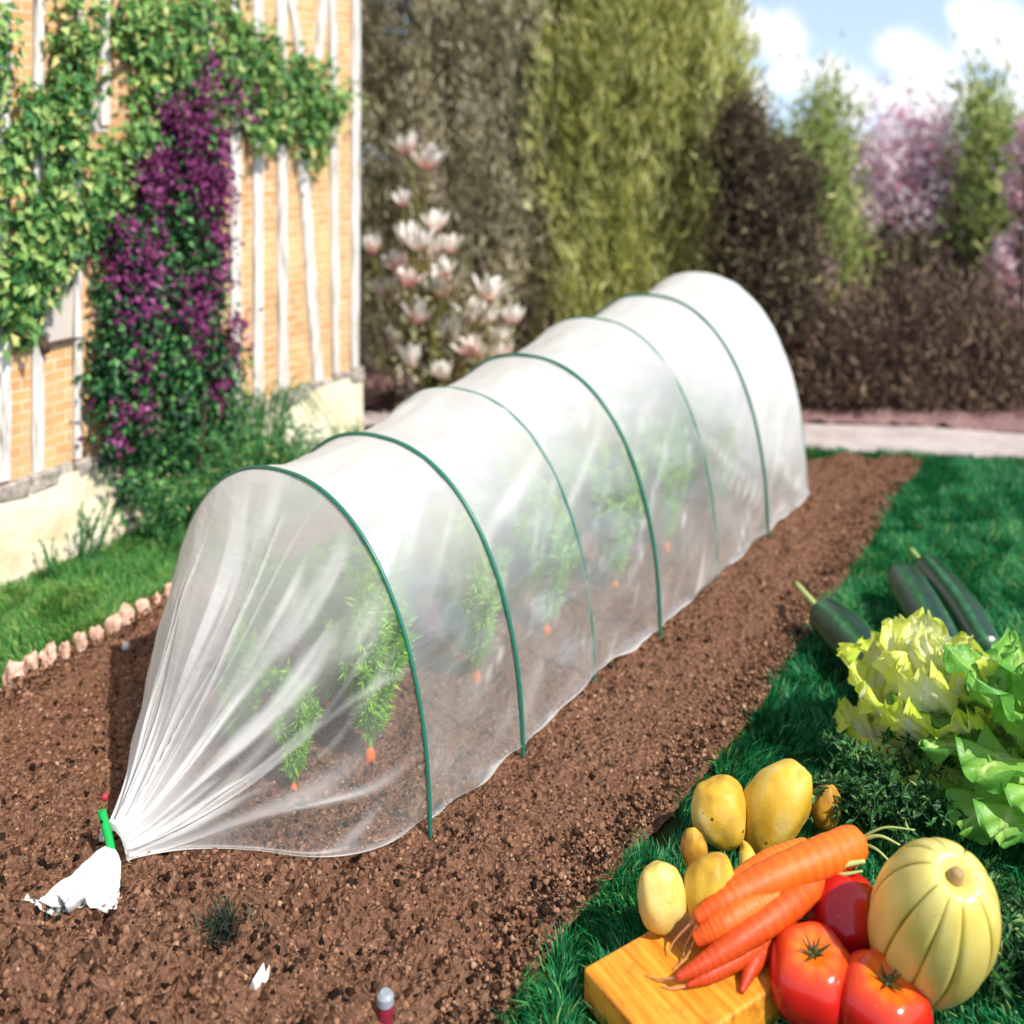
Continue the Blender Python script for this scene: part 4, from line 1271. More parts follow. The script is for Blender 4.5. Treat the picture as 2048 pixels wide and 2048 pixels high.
# ------------------------------------------------------------------ carrot plants under the film
M['carrot_leaf'] = leafmat('carrot_leaf', [(0.0, S('#5a9a14')), (0.5, S('#92d42a')), (1.0, S('#ccf450'))], 0.45, 0.5, 0.2)
M['carrot'] = mat_veg('carrot_skin', [(0.0, S('#b53c16')), (0.4, S('#d85c18')), (0.75, S('#e67a20')), (1.0, S('#f09a38'))], 0.5, 0.35, 34, 0.5, (0.78, 0.5, 0.3, 1), 140, 0.45, spots=(60, 0.05, S('#9a5a2a')))
def carrot_plant_mesh(seed):
    r = np.random.default_rng(seed)
    LV, LF, LT, cnt = [], [], [], 0
    mbs = MB()
    for i in range(17):
        a = r.uniform(0, 6.28); out = r.uniform(0.010, 0.048); h = r.uniform(0.13, 0.24)
        c = curve_pts([(0, 0, 0.018), (math.cos(a) * out * .35, math.sin(a) * out * .35, h * .55), (math.cos(a) * out, math.sin(a) * out, h)], 10)
        tube(mbs, c, np.linspace(0.0016, 0.0008, 10), 4, tone=0.7, cap=False)
        k = 300
        u = r.uniform(0.2, 1, k)
        pos = np.stack([np.interp(u, np.linspace(0, 1, 10), c[:, q]) for q in range(3)], -1)
        D = r.normal(0, 0.6, (k, 3)) + [math.cos(a) * .4, math.sin(a) * .4, 0.4]
        V, Fc = leaves(pos, D, r.normal(0, 1, (k, 3)) + [0, 0, .5], 0.018 * r.uniform(.5, 1.2, k), 0.0036)
        LV.append(V); LF.append(Fc + cnt); cnt += len(V); LT.append(np.repeat(np.clip(r.normal(.5, .25, k), 0, 1), 4))
    n0 = mbs.n
    V = np.vstack(mbs.v + LV)
    tri = []
    for f in mbs.f:
        tri += [(f[0], f[1], f[2]), (f[0], f[2], f[3])]
    Fa = np.vstack([np.array(tri), np.vstack(LF) + n0])
    tn = np.concatenate(mbs.t + LT)
    root = MB()
    zz3 = np.array([-0.03, 0.0, 0.008, 0.015, 0.020, 0.022])
    tube(root, np.stack([0 * zz3, 0 * zz3, zz3], -1), [0.006, 0.006, 0.0068, 0.0062, 0.004, 0.0015], 14, tone=[.4, .5, .6, .7, .6, .3])
    return V, Fa, tn, root
protos = []
rowname = ['near', 'second', 'third', 'far']
baynames = ['gathered end in front of the first hoop', 'first bay behind the front hoop', 'second bay behind the front hoop', 'third bay of the tunnel', 'fourth bay of the tunnel', 'fifth bay of the tunnel', 'sixth bay at the closed far end']
def place_carrots():
    protos = []
    r = random.Random(9)
    for bay in range(7):
        for row in range(4):
            latf = [0.29, 0.43, 0.58, 0.74][row]
            if bay == 0:
                if row in (1, 3):
                    continue
                p = feet[0] + perp * WID * [0.38, 0, 0.58][row] - axis * 0.035
            else:
                u = r.uniform(0.3, 0.7)
                p = feet[bay - 1] * (1 - u) + feet[bay] * u + perp * WID * (latf + r.uniform(-.03, .03))
            p = np.array([p[0], p[1], 0.003])
            lab = f'young carrot plant under the film, {rowname[row]} row, {baynames[bay]}'
            if len(protos) < 3:
                V, Fa, tn, root = carrot_plant_mesh(100 + len(protos))
                o = thing('carrot_plant', lab, 'carrot plant', (0, 0, 0), 'carrot plants growing inside the tunnel')
                lo = mesh_obj('leaves', V, Fa, M['carrot_leaf'], o, tone=tn)
                ro = root.build('root', M['carrot'], o)
                protos.append((o, lo, ro)); k = o
            else:
                s = protos[r.randrange(3)]
                k = s[0].copy(); COL.objects.link(k); k['label'] = lab
                for ch in s[1:]:
                    c = ch.copy(); COL.objects.link(c); c.parent = k
            k.location = tuple(p); k.rotation_euler = (0, 0, r.uniform(0, 6.28))
            sc = r.uniform(1.0, 1.15) if bay else 0.72
            k.scale = (sc, sc, sc)
place_carrots()

# ------------------------------------------------------------------ edging stones
def rock(seed, sx, sy, sz, rough=0.25, tone=None, nu=14, nv=20):
    r = np.random.default_rng(seed)
    th = np.linspace(0.02, math.pi - 0.02, nu); ph = np.linspace(0, 2 * math.pi, nv, endpoint=False)
    T_, P_ = np.meshgrid(th, ph, indexing='ij')
    d = np.stack([np.sin(T_) * np.cos(P_), np.sin(T_) * np.sin(P_), np.cos(T_)], -1).reshape(-1, 3)
    d2 = np.sign(d) * np.abs(d) ** 0.75
    k = 1 + rough * fbm(d + r.uniform(0, 50, 3), 1.6, 3, seed)
    V = d2 * k[:, None] * np.array([sx, sy, sz])
    fs = [tuple(f) for f in grid_faces(nu, nv, True)] + [tuple(range(nv - 1, -1, -1)), tuple((nu - 1) * nv + j for j in range(nv))]
    return V, fs
SP = [(-28, 1400, 26), (25, 1372, 26), (62, 1352, 26), (98, 1335, 24), (130, 1320, 16), (163, 1302, 24), (194, 1288, 20), (226, 1268, 22), (252, 1250, 24), (284, 1238, 22), (312, 1222, 16), (338, 1206, 20)]
ordn = ['at the left edge', 'second', 'third', 'fourth', 'fifth, narrow', 'sixth', 'seventh', 'eighth', 'ninth', 'tenth', 'eleventh, narrow', 'last visible beside the film']
for i, (px, py, wp) in enumerate(SP):
    b = P(px, py)
    k = wp * b[1] / F
    V, fs = rock(300 + i, k * 0.60, k * 0.5, 0.0165 + 0.004 * random.random(), 0.5)
    V = V @ np.array(Euler((0, random.uniform(-.12, .12), random.uniform(-.4, .4))).to_matrix()).T + b + [0, 0, 0.012]
    o = mesh_obj('edging_stone', V, fs, M['edging'], loc=b)
    tag(o, f'pinkish edging stone {ordn[i]} in the row between grass and soil' if i else 'pinkish edging stone cut by the left edge of the photo', 'edging stone', 'edging stones along the soil bed')

# ------------------------------------------------------------------ little things on the soil
M['white'] = simple('white_fragment', S('#e6e4df'), 0.6, 0.3, 40, S('#c9c5bd'))
def shard(name, label, pxs, z=0.02, th=0.006):
    top = [P(x, y, z + 0.004 * i) for i, (x, y) in enumerate(pxs)]
    n = len(top)
    V = np.array(top + [t - np.array([0, -0.004, th]) for t in top])
    fs = [tuple(range(n)), tuple(range(2 * n - 1, n - 1, -1))] + [(i, i + n, (i + 1) % n + n, (i + 1) % n) for i in range(n)]
    o = mesh_obj(name, V, fs, M['white'], smooth=False, loc=V.mean(0))
    bevel(o, 0.0015, 2)
    tag(o, label, 'fragment')
shard('white_fragment', 'pointed white fragment lying on the soil at the bottom left', [(488, 1990), (512, 1992), (535, 1960), (543, 1918), (530, 1945), (527, 1922), (505, 1960)])
shard('white_fragment', 'small white sliver standing in soil left of the film tail', [(52, 1822), (62, 1824), (62, 1800), (54, 1784), (48, 1795)])
for i, (px, py, s, lab) in enumerate([(252, 1292, 7, 'tiny white pebble beside the film in the far soil'), (210, 1594, 6, 'tiny red pebble behind the green peg'), (262, 1806, 9, 'tan pebble right of the film tail')]):
    b = P(px, py, 0.02)
    V, fs = rock(400 + i, s * b[1] / F, s * b[1] / F, s * b[1] / F * 1.1, 0.2, nu=8, nv=12)
    o = mesh_obj('pebble', V + b, fs, [M['white'], simple('red_pebble', S('#b03540'), 0.6), M['edging']][i], loc=b)
    tag(o, lab, 'pebble')
M['darkgrass'] = leafmat('dark_tuft', [(0.0, S('#141c16')), (0.6, S('#2c3a2c')), (1.0, S('#5a6650'))], 0.2, 0.6, 0.2)
def tuft(label, px, py, n, hgt, spr, seed):
    r = np.random.default_rng(seed)
    b = P(px, py, 0.012)
    p = np.stack([b[0] + r.normal(0, spr, n), b[1] + r.normal(0, spr * .8, n), np.full(n, 0.012)], -1)
    a = r.uniform(0, 6.28, n)
    V, Fc = blades(p, np.stack([np.cos(a), np.sin(a), 0 * a], -1), hgt * r.uniform(.5, 1.2, n), 0.0009, r.uniform(.3, 1, n)[:, None])
    o = mesh_obj('grass_tuft', V, Fc, M['darkgrass'], tone=np.repeat(r.uniform(0, 1, n), 5), loc=b)
    tag(o, label, 'grass tuft')
tuft('dark wiry grass tuft in the soil right of the film tail', 452, 1880, 190, 0.035, 0.013, 1)
tuft('small dark grass tuft under the left of the white film tail', 128, 1838, 110, 0.026, 0.012, 2)
# clods
for i, (px, py, s) in enumerate([(400, 1960, 26), (280, 1812, 17), (270, 1990, 22), (60, 1930, 26), (170, 2000, 30)]):
    b = P(px, py, 0.012)
    V, fs = rock(500 + i, s * .6 * b[1] / F, s * .6 * b[1] / F, s * .5 * b[1] / F, 0.5)
    o = mesh_obj('soil_clod', V + b, fs, M['soil'], loc=b)
    tag(o, ['dark soil clod below the wiry grass tuft', 'round soil clod right of the green peg', 'soil clod near the bottom edge left of the fragment', 'soil clod at the left edge below the white sliver', 'largest soil clod near the bottom left corner'][i], 'soil clod', 'soil clods on the bed')
# red stake with grey cap at the bottom edge
sb = P(771, 2110, 0.0)
st = thing('garden_stake', 'dark red stake with grey cap at the bottom edge of the soil', 'stake', sb)
mb = MB(); tube(mb, [sb - [0, 0, .04], sb + [0, 0, .047]], 0.0070, 16); bevel(mb.build('shaft', simple('dark_red_paint', S('#7a1f30'), 0.4), st), 0.001)
mb = MB(); tube(mb, [sb + [0, 0, .0472], sb + [0, 0, .054], sb + [0, 0, .057]], [0.0076, 0.0076, 0.005], 16); mb.build('cap', simple('grey_cap', S('#8f949a'), 0.35, 0.5), st, smooth=False)

# ------------------------------------------------------------------ wooden board
def mat_wood():
    m, nt, out = newmat('honey_board')
    tc = nt.nodes.new('ShaderNodeTexCoord')
    mp = nt.nodes.new('ShaderNodeMapping'); mp.inputs['Scale'].default_value = (140, 9, 90)
    nt.links.new(tc.outputs['Object'], mp.inputs[0])
    n = noise(nt, 1, 5, 0.6, mp.outputs[0])
    c = ramp(nt, n, [(0.25, S('#9a4f14')), (0.45, S('#cf8420')), (0.7, S('#e2a63a'))])
    dn = noise(nt, 28, 6, 0.7)
    c = mixc(nt, ramp(nt, dn, [(0.5, (0, 0, 0, 1)), (0.72, (.7, .7, .7, 1))]), c, S('#8a4a1c'))
    principled(nt, out, c, 0.5, 0.35, bump(nt, math_n(nt, 'ADD', n, dn), 0.4, 0.0012))
    return m
M['wood'] = mat_wood()
zt = 0.042
c0 = P(1166, 1934, zt)
e1 = norm(P(1330, 1840, zt) - c0); e2 = np.array([e1[1], -e1[0], 0])
bd = bpy.data.meshes.new('wooden_board')
mbx = MB(); box_mb(mbx, (0, 0, -0.036), (0.21, 0.115, 0))
bd.from_pydata([tuple(v) for v in mbx.v[0]], [], mbx.f); bd.update(); bd.materials.append(M['wood'])
bo = bpy.data.objects.new('wooden_board', bd); COL.objects.link(bo)
bo.matrix_world = Matrix(((e1[0], e2[0], 0, c0[0]), (e1[1], e2[1], 0, c0[1]), (0, 0, 1, zt), (0, 0, 0, 1)))
tag(bo, 'thick honey coloured wooden board lying on the grass under the carrots', 'board')
# fix winding
import bmesh
bmx = bmesh.new(); bmx.from_mesh(bd); bmesh.ops.recalc_face_normals(bmx, faces=bmx.faces); bmx.to_mesh(bd); bmx.free()
bevel(bo, 0.0035, 3)

# ------------------------------------------------------------------ vegetables
def ell(nu=28, nv=40):
    th = np.linspace(0, math.pi, nu); ph = np.linspace(0, 2 * math.pi, nv, endpoint=False)
    return np.meshgrid(th, ph, indexing='ij')
M['potato'] = mat_veg('potato_skin', [(0.0, S('#b08436')), (0.5, S('#dab63e')), (1.0, S('#ead890'))], 0.5, 0.35, 24, 0.6, (0.80, 0.66, 0.36, 1), 90, 0.4, spots=(42, 0.10, S('#6a4a22')))
def potato(label, px, py, z, wpx, hpx, tilt=0, seed=0, tone=0.6, mat=None):
    """wpx, hpx half sizes in photo pixels"""
    T_, P_ = ell()
    d = np.stack([np.sin(T_) * np.cos(P_), np.sin(T_) * np.sin(P_), np.cos(T_)], -1).reshape(-1, 3)
    ctr = P(px, py, z); dep = ctr[1]
    a = wpx * dep / F
    tn = (py - HY) / F
    hh = hpx * dep / F
    cz = math.sqrt(max(hh * hh - (a * tn) ** 2, (0.75 * a) ** 2))
    k = 1 + 0.13 * fbm(d + seed * 3.1, 1.1, 2, seed) + 0.02 * fbm(d, 4, 2, seed)
    V = d * k[:, None] * np.array([a, a * 0.95, cz])
    R = np.array(Euler((0, math.radians(tilt), 0)).to_matrix())
    V = V @ R.T + ctr
    fs = [tuple(f) for f in grid_faces(28, 40, True)]
    tone_v = np.clip(tone + 0.38 * fbm(d, 1.8, 3, seed + 9), 0, 1)
    o = mesh_obj('potato', V, fs, mat or M['potato'], tone=tone_v, loc=ctr)
    tag(o, label, 'potato', 'potatoes heaped on and behind the board')
potato('yellow potato standing upright at the back left of the heap', 1440, 1622, 0.052, 56, 78, 8, 1, 0.6)
potato('largest yellow potato leaning right at the top of the heap', 1553, 1612, 0.060, 60, 104, 34, 2, 0.55)
potato('round pale potato at the left end of the board', 1321, 1790, 0.077, 48, 74, 0, 3, 0.9)
potato('greenish potato with dark spots behind the carrot tips', 1422, 1790, 0.078, 54, 86, 12, 4, 0.35)
potato('small brown potato half hidden behind the back left potato', 1388, 1700, 0.055, 26, 44, 0, 5, 0.1)
potato('brownish potato hidden between greens and the largest potato', 1652, 1615, 0.045, 30, 48, 20, 6, 0.0)

def carrot(label, ctrl, rpx, seed, stems=None, tail=None, mat=None, tv=0.0):
    """ctrl: (px, py, z) from crown to tip; rpx radius in photo px at the same points"""
    c = curve_pts([P(*p) for p in ctrl], 40)
    rad = np.interp(np.linspace(0, 1, 40), np.linspace(0, 1, len(rpx)), rpx) * c[:, 1] / F
    rad = rad * (1 + 0.035 * np.sin(np.arange(40) * 2.1 + seed) * np.sin(np.arange(40) * 0.7))
    # rounded crown
    rad[0] *= 0.55; rad[1] *= 0.9
    o = thing('carrot', label, 'carrot', c[0], 'carrots lying on the board')
    mb = MB(); tube(mb, c, rad, 20, tone=np.clip(0.75 + tv - 0.4 * np.linspace(0, 1, 40) + 0.12 * np.sin(np.arange(40) * 3.3), 0, 1))
    mb.build('root', mat or M['carrot'], o)
    if tail:
        mb = MB()
        for pts in tail:
            cc_ = curve_pts([P(*p) for p in pts], 12)
            tube(mb, cc_, np.linspace(0.0014, 0.0004, 12), 5)
        mb.build('root_hair', M['hair'], o)
    if stems:
        mb = MB()
        for pts, r0 in stems:
            cc_ = curve_pts([P(*p) for p in pts], 14)
            tube(mb, cc_, np.linspace(r0, r0 * 0.4, 14), 7, tone=0.7)
        mb.build('leaf_stem', M['pale_stem'], o)
    return o
M['hair'] = simple('root_hair', S('#c98a5a'), 0.7, 0.2)
M['pale_stem'] = leafmat('carrot_stem', [(0.0, S('#5a8a2a')), (0.7, S('#b7c878')), (1.0, S('#dfe0b0'))], 0.2, 0.4, 0.4)
carrot('thick orange carrot on top of the heap, blunt crown to the right', [(1722, 1682, .098), (1640, 1716, .098), (1540, 1758, .095), (1450, 1800, .088), (1390, 1838, .078)], [34, 36, 33, 26, 12], 1,
       stems=[([(1722, 1680, .1), (1760, 1672, .112), (1800, 1690, .11)], .0022), ([(1722, 1686, .098), (1755, 1700, .105), (1790, 1735, .095)], .0018), ([(1722, 1676, .1), (1770, 1655, .12), (1830, 1660, .125)], .0016)],
       tail=[[(1392, 1836, .079), (1350, 1880, .055), (1335, 1912, .044)], [(1400, 1840, .079), (1372, 1890, .056), (1365, 1925, .044)]])
carrot('long orange carrot along the front of the heap, tip to the left', [(1640, 1752, .080), (1560, 1822, .078), (1480, 1878, .070), (1410, 1925, .060), (1352, 1956, .0535)], [30, 30, 25, 17, 7], 2,
       stems=[([(1640, 1748, .084), (1680, 1732, .094), (1730, 1722, .1)], .0048), ([(1645, 1752, .082), (1690, 1748, .09), (1725, 1742, .095)], .0025)],
       tail=[[(1354, 1955, .0535), (1318, 1958, .046), (1290, 1950, .0435)]], tv=-.3)
carrot('short orange carrot wedged between the thick and the long carrot', [(1560, 1790, .085), (1500, 1815, .082), (1440, 1850, .075), (1388, 1882, .064)], [22, 30, 28, 13], 3,
       tail=[[(1390, 1880, .064), (1372, 1915, .050), (1345, 1940, .0435)]])
carrot('thin red orange carrot below the long carrot beside the tomato', [(1580, 1840, .056), (1535, 1885, .053), (1505, 1930, .050), (1482, 1985, .044)], [26, 24, 18, 5], 4, tv=-.45,
       tail=[[(1489, 1980, .03), (1460, 1995, .03), (1440, 2000, .03)], [(1492, 1976, .03), (1478, 2010, .02), (1470, 2035, .02)]])
# parsnip-like pale slivers peeping between potatoes
carrot('slim orange carrot lying behind the thick one against the potatoes', [(1620, 1694, .088), (1540, 1726, .086), (1470, 1768, .082), (1412, 1812, .074)], [20, 24, 20, 8], 6, tv=.1)
carrot('slender reddish carrot tip under the long carrot on the board', [(1560, 1852, .060), (1490, 1905, .056), (1420, 1948, .051), (1372, 1972, .047)], [24, 22, 15, 4], 7, tv=-.4,
       tail=[[(1373, 1971, .047), (1345, 1978, .044), (1322, 1972, .0435)]])
carrot('pale yellow carrot sliver peeping up between the potatoes', [(1500, 1735, .075), (1492, 1700, .085), (1486, 1682, .095)], [22, 13, 2], 5, mat=M['potato'])

M['tomato'] = mat_veg('tomato_skin', [(0.0, S('#a8101c')), (0.5, S('#c81f1c')), (0.8, S('#dd4a18')), (1.0, S('#e8741c'))], 0.16, 0.55, 16, 0.3, (0.85, 0.55, 0.45, 1), 30, 0.06, spots=(70, 0.045, S('#d88a50')))
M['calyx'] = leafmat('dry_calyx', [(0.0, S('#2e3418')), (1.0, S('#6a6a38'))], 0.1, 0.6, 0.2)
def tomato(label, px, py, z, wpx, hz, tilt=(0, 0), seed=0, red=0.3):
    T_, P_ = ell(36, 64)
    ctr = P(px, py, z); a = wpx * ctr[1] / F
    th, ph = T_.ravel(), P_.ravel()
    rad = np.sin(th) ** 0.92
    lobes = 1 + 0.035 * np.cos(5 * ph + seed) * np.sin(th) * np.clip(np.cos(th) + 0.9, 0, 1.5) + 0.02 * np.cos(3 * ph + 2 * seed)
    zc = np.cos(th) - 0.30 * np.exp(-(th / 0.33) ** 2)
    V = np.stack([a * rad * lobes * np.cos(ph), a * rad * lobes * np.sin(ph), hz * a * zc], -1)
    tone = np.clip(red + 0.75 * np.exp(-(th / 0.95) ** 2) + 0.08 * np.cos(9 * ph) * np.exp(-(th / 0.6) ** 2), 0, 1)
    R = np.array(Euler((math.radians(tilt[0]), math.radians(tilt[1]), 0)).to_matrix())
    o = thing('tomato', label, 'tomato', ctr, 'tomatoes in front of the squash')
    fs = [tuple(f) for f in grid_faces(36, 64, True)]
    mesh_obj('fruit', V @ R.T + ctr, fs, M['tomato'], o, tone=tone)
    r = np.random.default_rng(seed)
    top = hz * a * 0.70
    mb = MB()
    for i in range(6):
        b = 2 * math.pi * i / 6 + r.normal(0, .2)
        l_ = a * r.uniform(0.22, 0.38)
        dvec = np.array([math.cos(b), math.sin(b), 0])
        c = np.array([[0, 0, top + 0.001], dvec * l_ * .5 + [0, 0, top + a * 0.13], dvec * l_ + [0, 0, top + a * 0.26]])
        c = curve_pts(c, 8)
        tube(mb, c @ R.T + ctr, np.linspace(0.0022, 0.0005, 8), 5, tone=r.uniform(0, 1))
    tube(mb, np.array([[0, 0, top - .002], [0.001, 0, top + a * .14], [0.003, 0.001, top + a * .22]]) @ R.T + ctr, [0.0026, 0.002, 0.0016], 6, tone=.6)
    mb.build('calyx', M['calyx'], o)
tomato('glossy red tomato at the front left below the carrots', 1627, 1955, 0.046, 90, 0.92, (14, -3), 1)
tomato('glossy red tomato at the bottom edge in front of the squash', 1766, 2012, 0.046, 92, 0.92, (14, 3), 2)
tomato('darker red tomato behind the other two, stem end facing right', 1690, 1838, 0.050, 82, 0.95, (25, 62), 3, 0.12)

# squash
def mat_squash():
    m, nt, out = newmat('yellow_squash')
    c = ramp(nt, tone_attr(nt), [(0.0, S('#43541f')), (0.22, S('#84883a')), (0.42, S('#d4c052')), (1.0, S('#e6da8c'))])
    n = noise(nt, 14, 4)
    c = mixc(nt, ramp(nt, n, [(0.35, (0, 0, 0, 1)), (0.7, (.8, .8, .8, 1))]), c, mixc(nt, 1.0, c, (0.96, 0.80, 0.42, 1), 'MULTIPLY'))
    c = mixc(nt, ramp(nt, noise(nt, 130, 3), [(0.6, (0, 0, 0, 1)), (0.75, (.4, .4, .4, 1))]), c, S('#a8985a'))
    principled(nt, out, c, 0.3, 0.5, bump(nt, noise(nt, 50, 3), 0.12, 0.002))
    return m
M['squash'] = mat_squash()
def squash():
    ctr = P(1862, 1850, 0.100); a = 116 * ctr[1] / F; cz = a * 1.9
    T_, P_ = ell(56, 240)
    th, ph = T_.ravel(), P_.ravel()
    nr = 10
    wob = 0.10 * np.sin(ph * 3)
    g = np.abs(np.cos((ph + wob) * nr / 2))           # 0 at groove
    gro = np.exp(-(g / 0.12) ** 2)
    rib = 1 - 0.038 * np.exp(-(g / 0.35) ** 2) - 0.012 * gro
    zc = np.cos(th) - 0.16 * np.exp(-(th / 0.22) ** 2)
    sh = np.sin(th) ** 0.95 * (1 + 0.05 * np.cos(th))
    V = np.stack([a * sh * rib * np.cos(ph), a * sh * rib * np.sin(ph), cz * zc * (0.985 + 0.015 * rib)], -1)
    R = np.array(Euler((math.radians(30), math.radians(2), 0)).to_matrix())
    o = thing('squash', 'large ribbed pale yellow squash behind the tomatoes', 'squash', ctr)
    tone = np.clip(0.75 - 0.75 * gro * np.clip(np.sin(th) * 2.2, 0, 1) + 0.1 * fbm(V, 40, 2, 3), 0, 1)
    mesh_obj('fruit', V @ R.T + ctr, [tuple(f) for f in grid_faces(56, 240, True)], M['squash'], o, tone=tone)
    mb = MB()
    tube(mb, np.array([[0, 0, cz * .80], [0, 0, cz * .9], [0.001, 0, cz * .965], [0.002, 0.001, cz * .975]]) @ R.T + ctr, [0.011, 0.0065, 0.0055, 0.002], 9, tone=0.8)
    mb.build('stalk', simple('dry_stalk', S('#b79a6a'), 0.8, 0.2, 80, S('#8a7048')), o)
squash()

# courgettes
def mat_courgette():
    m, nt, out = newmat('courgette_skin')
    c = ramp(nt, tone_attr(nt), [(0.0, S('#0a2012')), (0.55, S('#173f24')), (0.8, S('#2f6a3c')), (1.0, S('#6a9e64'))])
    vo = nt.nodes.new('ShaderNodeTexVoronoi'); vo.inputs['Scale'].default_value = 260
    tc_ = nt.nodes.new('ShaderNodeTexCoord'); nt.links.new(tc_.outputs['Object'], vo.inputs['Vector'])
    c = mixc(nt, ramp(nt, vo.outputs['Distance'], [(0.1, (.35, .35, .35, 1)), (0.25, (0, 0, 0, 1))]), c, S('#6f9a5c'))
    principled(nt, out, c, 0.3, 0.5)
    return m
M['courgette'] = mat_courgette()
def courgette(label, ctrl, rpx, stem, seed):
    c = curve_pts([P(*p) for p in ctrl], 30)
    rad = np.interp(np.linspace(0, 1, 30), np.linspace(0, 1, len(rpx)), rpx) * c[:, 1] / F
    rad[0] *= 0.35; rad[1] *= 0.75
    o = thing('courgette', label, 'courgette', c[0], 'courgettes behind the lettuce')
    mb = MB()
    seg = 30
    tube(mb, c, rad, seg, tone=0.5)
    ang = np.tile(np.arange(seg), 30) * 2 * math.pi / seg
    mb.t[-1] = np.clip(0.45 + 0.3 * np.cos(ang * 6 + seed) + 0.2 * rng.normal(0, .3, len(ang)), 0, 1)
    mb.build('fruit', M['courgette'], o)
    mb = MB()
    cs_ = curve_pts([P(*p) for p in stem[0]], 10)
    tube(mb, cs_, np.linspace(stem[1], stem[1] * 0.8, 10), 7, tone=0.7)
    mb.build('stalk', M['pale_stem'], o)
courgette('dark green courgette left of the lettuce with a pale stalk', [(1640, 1222, .050), (1690, 1268, .048), (1745, 1330, .045), (1800, 1400, .042)], [34, 46, 50, 46], ([(1645, 1226, .05), (1622, 1200, .055), (1592, 1166, .058)], .0052), 0)
courgette('blunt dark green courgette standing behind the lettuce top', [(1802, 1146, .060), (1830, 1195, .055), (1865, 1255, .05), (1905, 1330, .045)], [30, 40, 42, 40], ([(1800, 1146, .06), (1796, 1138, .062)], .004), 1)
courgette('slim green courgette on the right of the blunt one', [(1848, 1128, .052), (1885, 1175, .05), (1930, 1235, .048), (1975, 1310, .045)], [26, 36, 40, 38], ([(1850, 1130, .052), (1838, 1116, .055), (1822, 1098, .058)], .004), 2)

# ------------------------------------------------------------------ lettuce
def mat_lettuce(name, stops, transl=0.45):
    m, nt, out = newmat(name)
    c = ramp(nt, tone_attr(nt), stops)
    n = noise(nt, 120, 3)
    c = mixc(nt, math_n(nt, 'MULTIPLY', n, 0.3), c, mixc(nt, 1.0, c, (0.85, 0.92, 0.6, 1), 'MULTIPLY'))
    p = principled(nt, out, c, 0.38, 0.4, bump(nt, noise(nt, 160, 3), 0.4, 0.003), link=False)
    tr = nt.nodes.new('ShaderNodeBsdfTranslucent'); nt.links.new(c, tr.inputs[0])
    mx = nt.nodes.new('ShaderNodeMixShader'); mx.inputs[0].default_value = transl
    nt.links.new(p.outputs[0], mx.inputs[1]); nt.links.new(tr.outputs[0], mx.inputs[2]); nt.links.new(mx.outputs[0], out.inputs[0])
    return m
M['lett_in'] = mat_lettuce('lettuce_heart', [(0.0, S('#f8f7f0')), (0.3, S('#f4f4c8')), (0.6, S('#e8ec70')), (1.0, S('#c2da3e'))])
M['lett_out'] = mat_lettuce('lettuce_outer', [(0.0, S('#eaf2cc')), (0.25, S('#c8e084')), (0.6, S('#98c85c')), (1.0, S('#66a844'))], 0.42)
def lettuce_leaf(base, az, e0, e1, L, Wd, seed, ruff=0.25, freq=5):
    """leaf rising from base at elevation e0 bending to e1 at its tip, heading az"""
    r = np.random.default_rng(seed)
    nu, nv = 32, 33
    u = np.linspace(0, 1, nu); v = np.linspace(-1, 1, nv)
    el = np.radians(e0 + (e1 - e0) * u ** 1.4)
    hx = np.cumsum(np.cos(el)) * L / nu; hz = np.cumsum(np.sin(el)) * L / nu
    f = np.array([math.cos(az), math.sin(az), 0]); sd = np.array([-math.sin(az), math.cos(az), 0])
    ctr = base + hx[:, None] * f + hz[:, None] * ezw
    nr_ = -np.sin(el)[:, None] * f + np.cos(el)[:, None] * ezw
    wprof = Wd * (0.16 + 0.84 * np.clip((u - 0.06) / 0.55, 0, 1) ** 0.8) * np.clip((1.02 - u) / 0.34, 0, 1) ** 0.5
    U, Vv = np.meshgrid(u, v, indexing='ij')
    ph1, ph2 = r.uniform(0, 6.28, 2)
    edge = np.maximum(np.abs(Vv), np.clip((U - 0.7) / 0.3, 0, 1) * 0.95) ** 2.2
    s1 = np.where(Vv > 0, ph1, ph2)
    per = U * freq * 2 + Vv * 1.6
    wave = np.sin(per * 3.1 + s1) + 0.5 * np.sin(per * 4.6 + 2 * s1) + 0.3 * np.sin(Vv * 7 + U * 11 + s1)
    disp = Wd * (ruff * edge * wave - 0.20 * (1 - Vv ** 2) * 0.5 + 0.06 * np.sin(per * 5 + s1) * (np.abs(Vv) > .1))
    lobe = 1 + 0.07 * edge * np.sin(per * 2.6 + 1.7 + s1)
    P3 = ctr[:, None] + sd * (Vv * wprof[:, None] * lobe)[..., None] + nr_[:, None] * disp[..., None]
    tip = edge * 0.035 * L * np.sin(Vv * 6 + ph1) * np.clip((U - .6) * 4, 0, 1)
    P3 = P3 + (np.cos(el)[:, None, None] * f + np.sin(el)[:, None, None] * ezw) * tip[..., None]
    rib = np.exp(-(Vv / (0.16 * (1.1 - U * .8))) ** 2)
    veins = 0.12 * np.exp(-((np.abs(Vv) * 1.3 - (U * 6 % 1)) / 0.12) ** 2)
    tone = np.clip(0.15 + 0.75 * U * (0.35 + 0.65 * np.abs(Vv) ** 0.5) + 0.25 * edge - 0.6 * rib * (1 - U) - 0.25 * rib - veins, 0, 1)
    P3 = P3.reshape(-1, 3)
    P3[:, 2] = np.maximum(P3[:, 2], 0.006)
    return P3, grid_faces(nu, nv), tone.ravel()
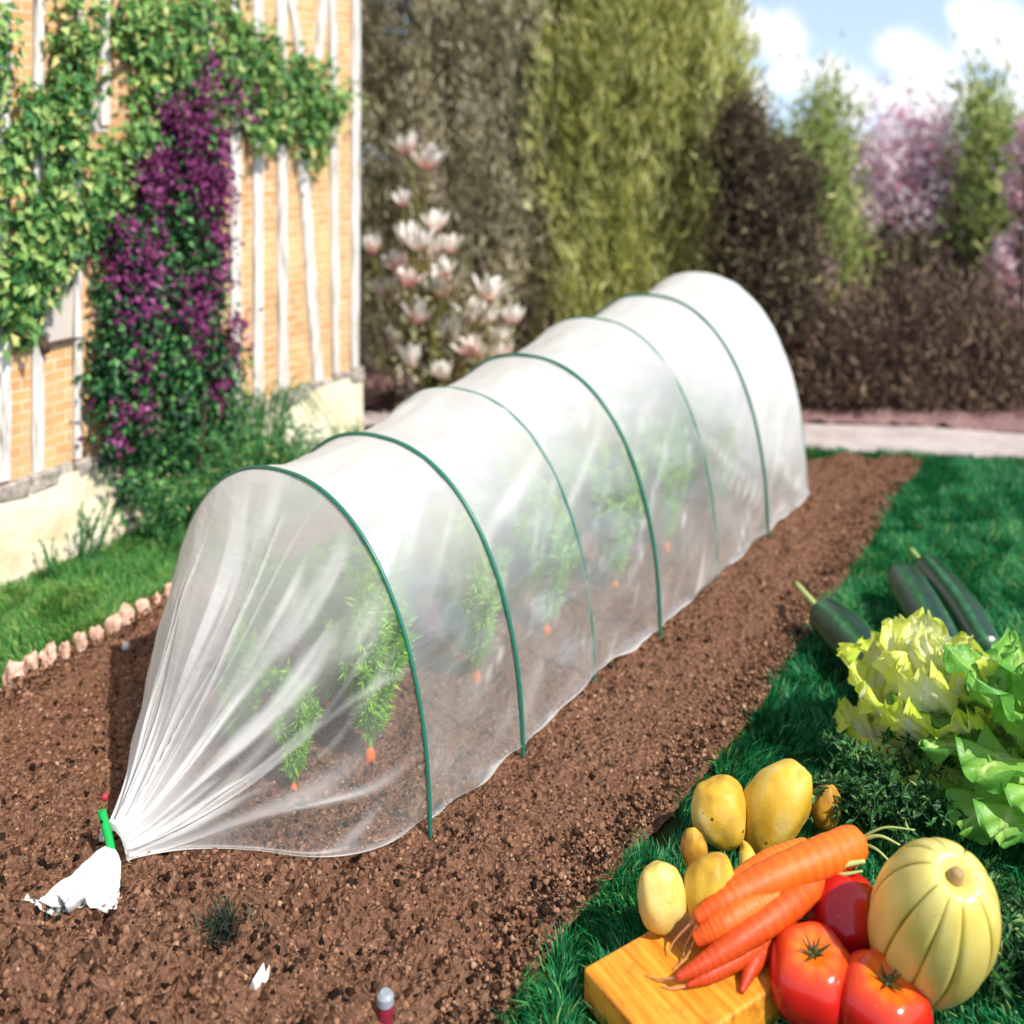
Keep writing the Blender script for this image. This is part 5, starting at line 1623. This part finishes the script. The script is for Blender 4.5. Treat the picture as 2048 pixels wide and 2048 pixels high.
def lettuce():
    r = random.Random(31)
    # pale heart head
    b = P(1848, 1515, 0.03)
    o = thing('lettuce', 'pale frilly lettuce head with a yellow white heart behind the squash', 'lettuce', b)
    k = 0
    for ring, (n, e0, e1, L, W_, rad) in enumerate(((7, 82, 98, .115, .028, .010), (9, 66, 80, .130, .034, .016), (12, 46, 62, .125, .037, .020), (12, 22, 15, .095, .038, .020))):
        for i in range(n):
            az = 2 * math.pi * (i + .5 * ring) / n + r.uniform(-.2, .2)
            bb = b + np.array([math.cos(az) * rad, math.sin(az) * rad, 0.012 * (3 - ring)])
            V, Fc, T = lettuce_leaf(bb, az, e0 + r.uniform(-8, 8), e1 + r.uniform(-12, 12), L * r.uniform(.85, 1.12), W_ * r.uniform(.9, 1.15), 600 + k, 0.26, 4)
            mesh_obj('leaf', V, Fc, M['lett_in'], o, tone=T * [0.55, 0.72, 0.95, 1.0][ring] * (0.8 + 0.2 * r.random()))
            k += 1
    # green head to the right
    b = P(2075, 1600, 0.03)
    o = thing('lettuce', 'green lettuce with wavy spreading leaves at the right edge', 'lettuce', b)
    for ring, (n, e0, e1, L, W_, rad) in enumerate(((7, 78, 70, .10, .028, .010), (10, 58, 28, .125, .036, .016), (13, 38, -15, .140, .040, .022), (13, 16, -35, .130, .040, .026))):
        for i in range(n):
            az = 2 * math.pi * (i + .5 * ring) / n + r.uniform(-.2, .2)
            bb = b + np.array([math.cos(az) * rad, math.sin(az) * rad, 0.035 + 0.014 * (3 - ring)])
            V, Fc, T = lettuce_leaf(bb, az, e0 + r.uniform(-8, 8), e1 + r.uniform(-12, 12), L * r.uniform(.85, 1.12), W_ * r.uniform(.9, 1.2), 700 + k, 0.27, 3.2)
            mesh_obj('leaf', V, Fc, M['lett_out'], o, tone=np.clip(T * 0.9 + 0.12, 0, 1))
            k += 1
lettuce()

# feathery greens: carrot tops between carrots and lettuce, herb bunch right of the squash
M['herb'] = leafmat('feathery_green', [(0.0, S('#0c2410')), (0.45, S('#24542a')), (0.8, S('#4d8440')), (1.0, S('#9ab06a'))], 0.3, 0.5, 0.3)
stemmy('carrot_greens', 'dark feathery carrot tops lying between the carrots and the pale lettuce', 'greens', P(1760, 1660, 0.012), 60, 0.075, (0.0, 0.1, 0), 0.055, 34, 0.013, M['herb'], 0.5, 41, 0.0009)
stemmy('herb_bunch', 'bunch of feathery dark green herb right of the yellow squash', 'herbs', P(2030, 1965, 0.008), 60, 0.060, (0, 0, 0), 0.055, 36, 0.013, M['herb'], 0.5, 42, 0.0009)
stemmy('carrot_greens', 'brownish green feathery tops just right of the largest potato', 'greens', P(1665, 1650, 0.012), 24, 0.05, (0, 0, 0), 0.03, 22, 0.010, M['herb'], 0.4, 43, 0.0009)
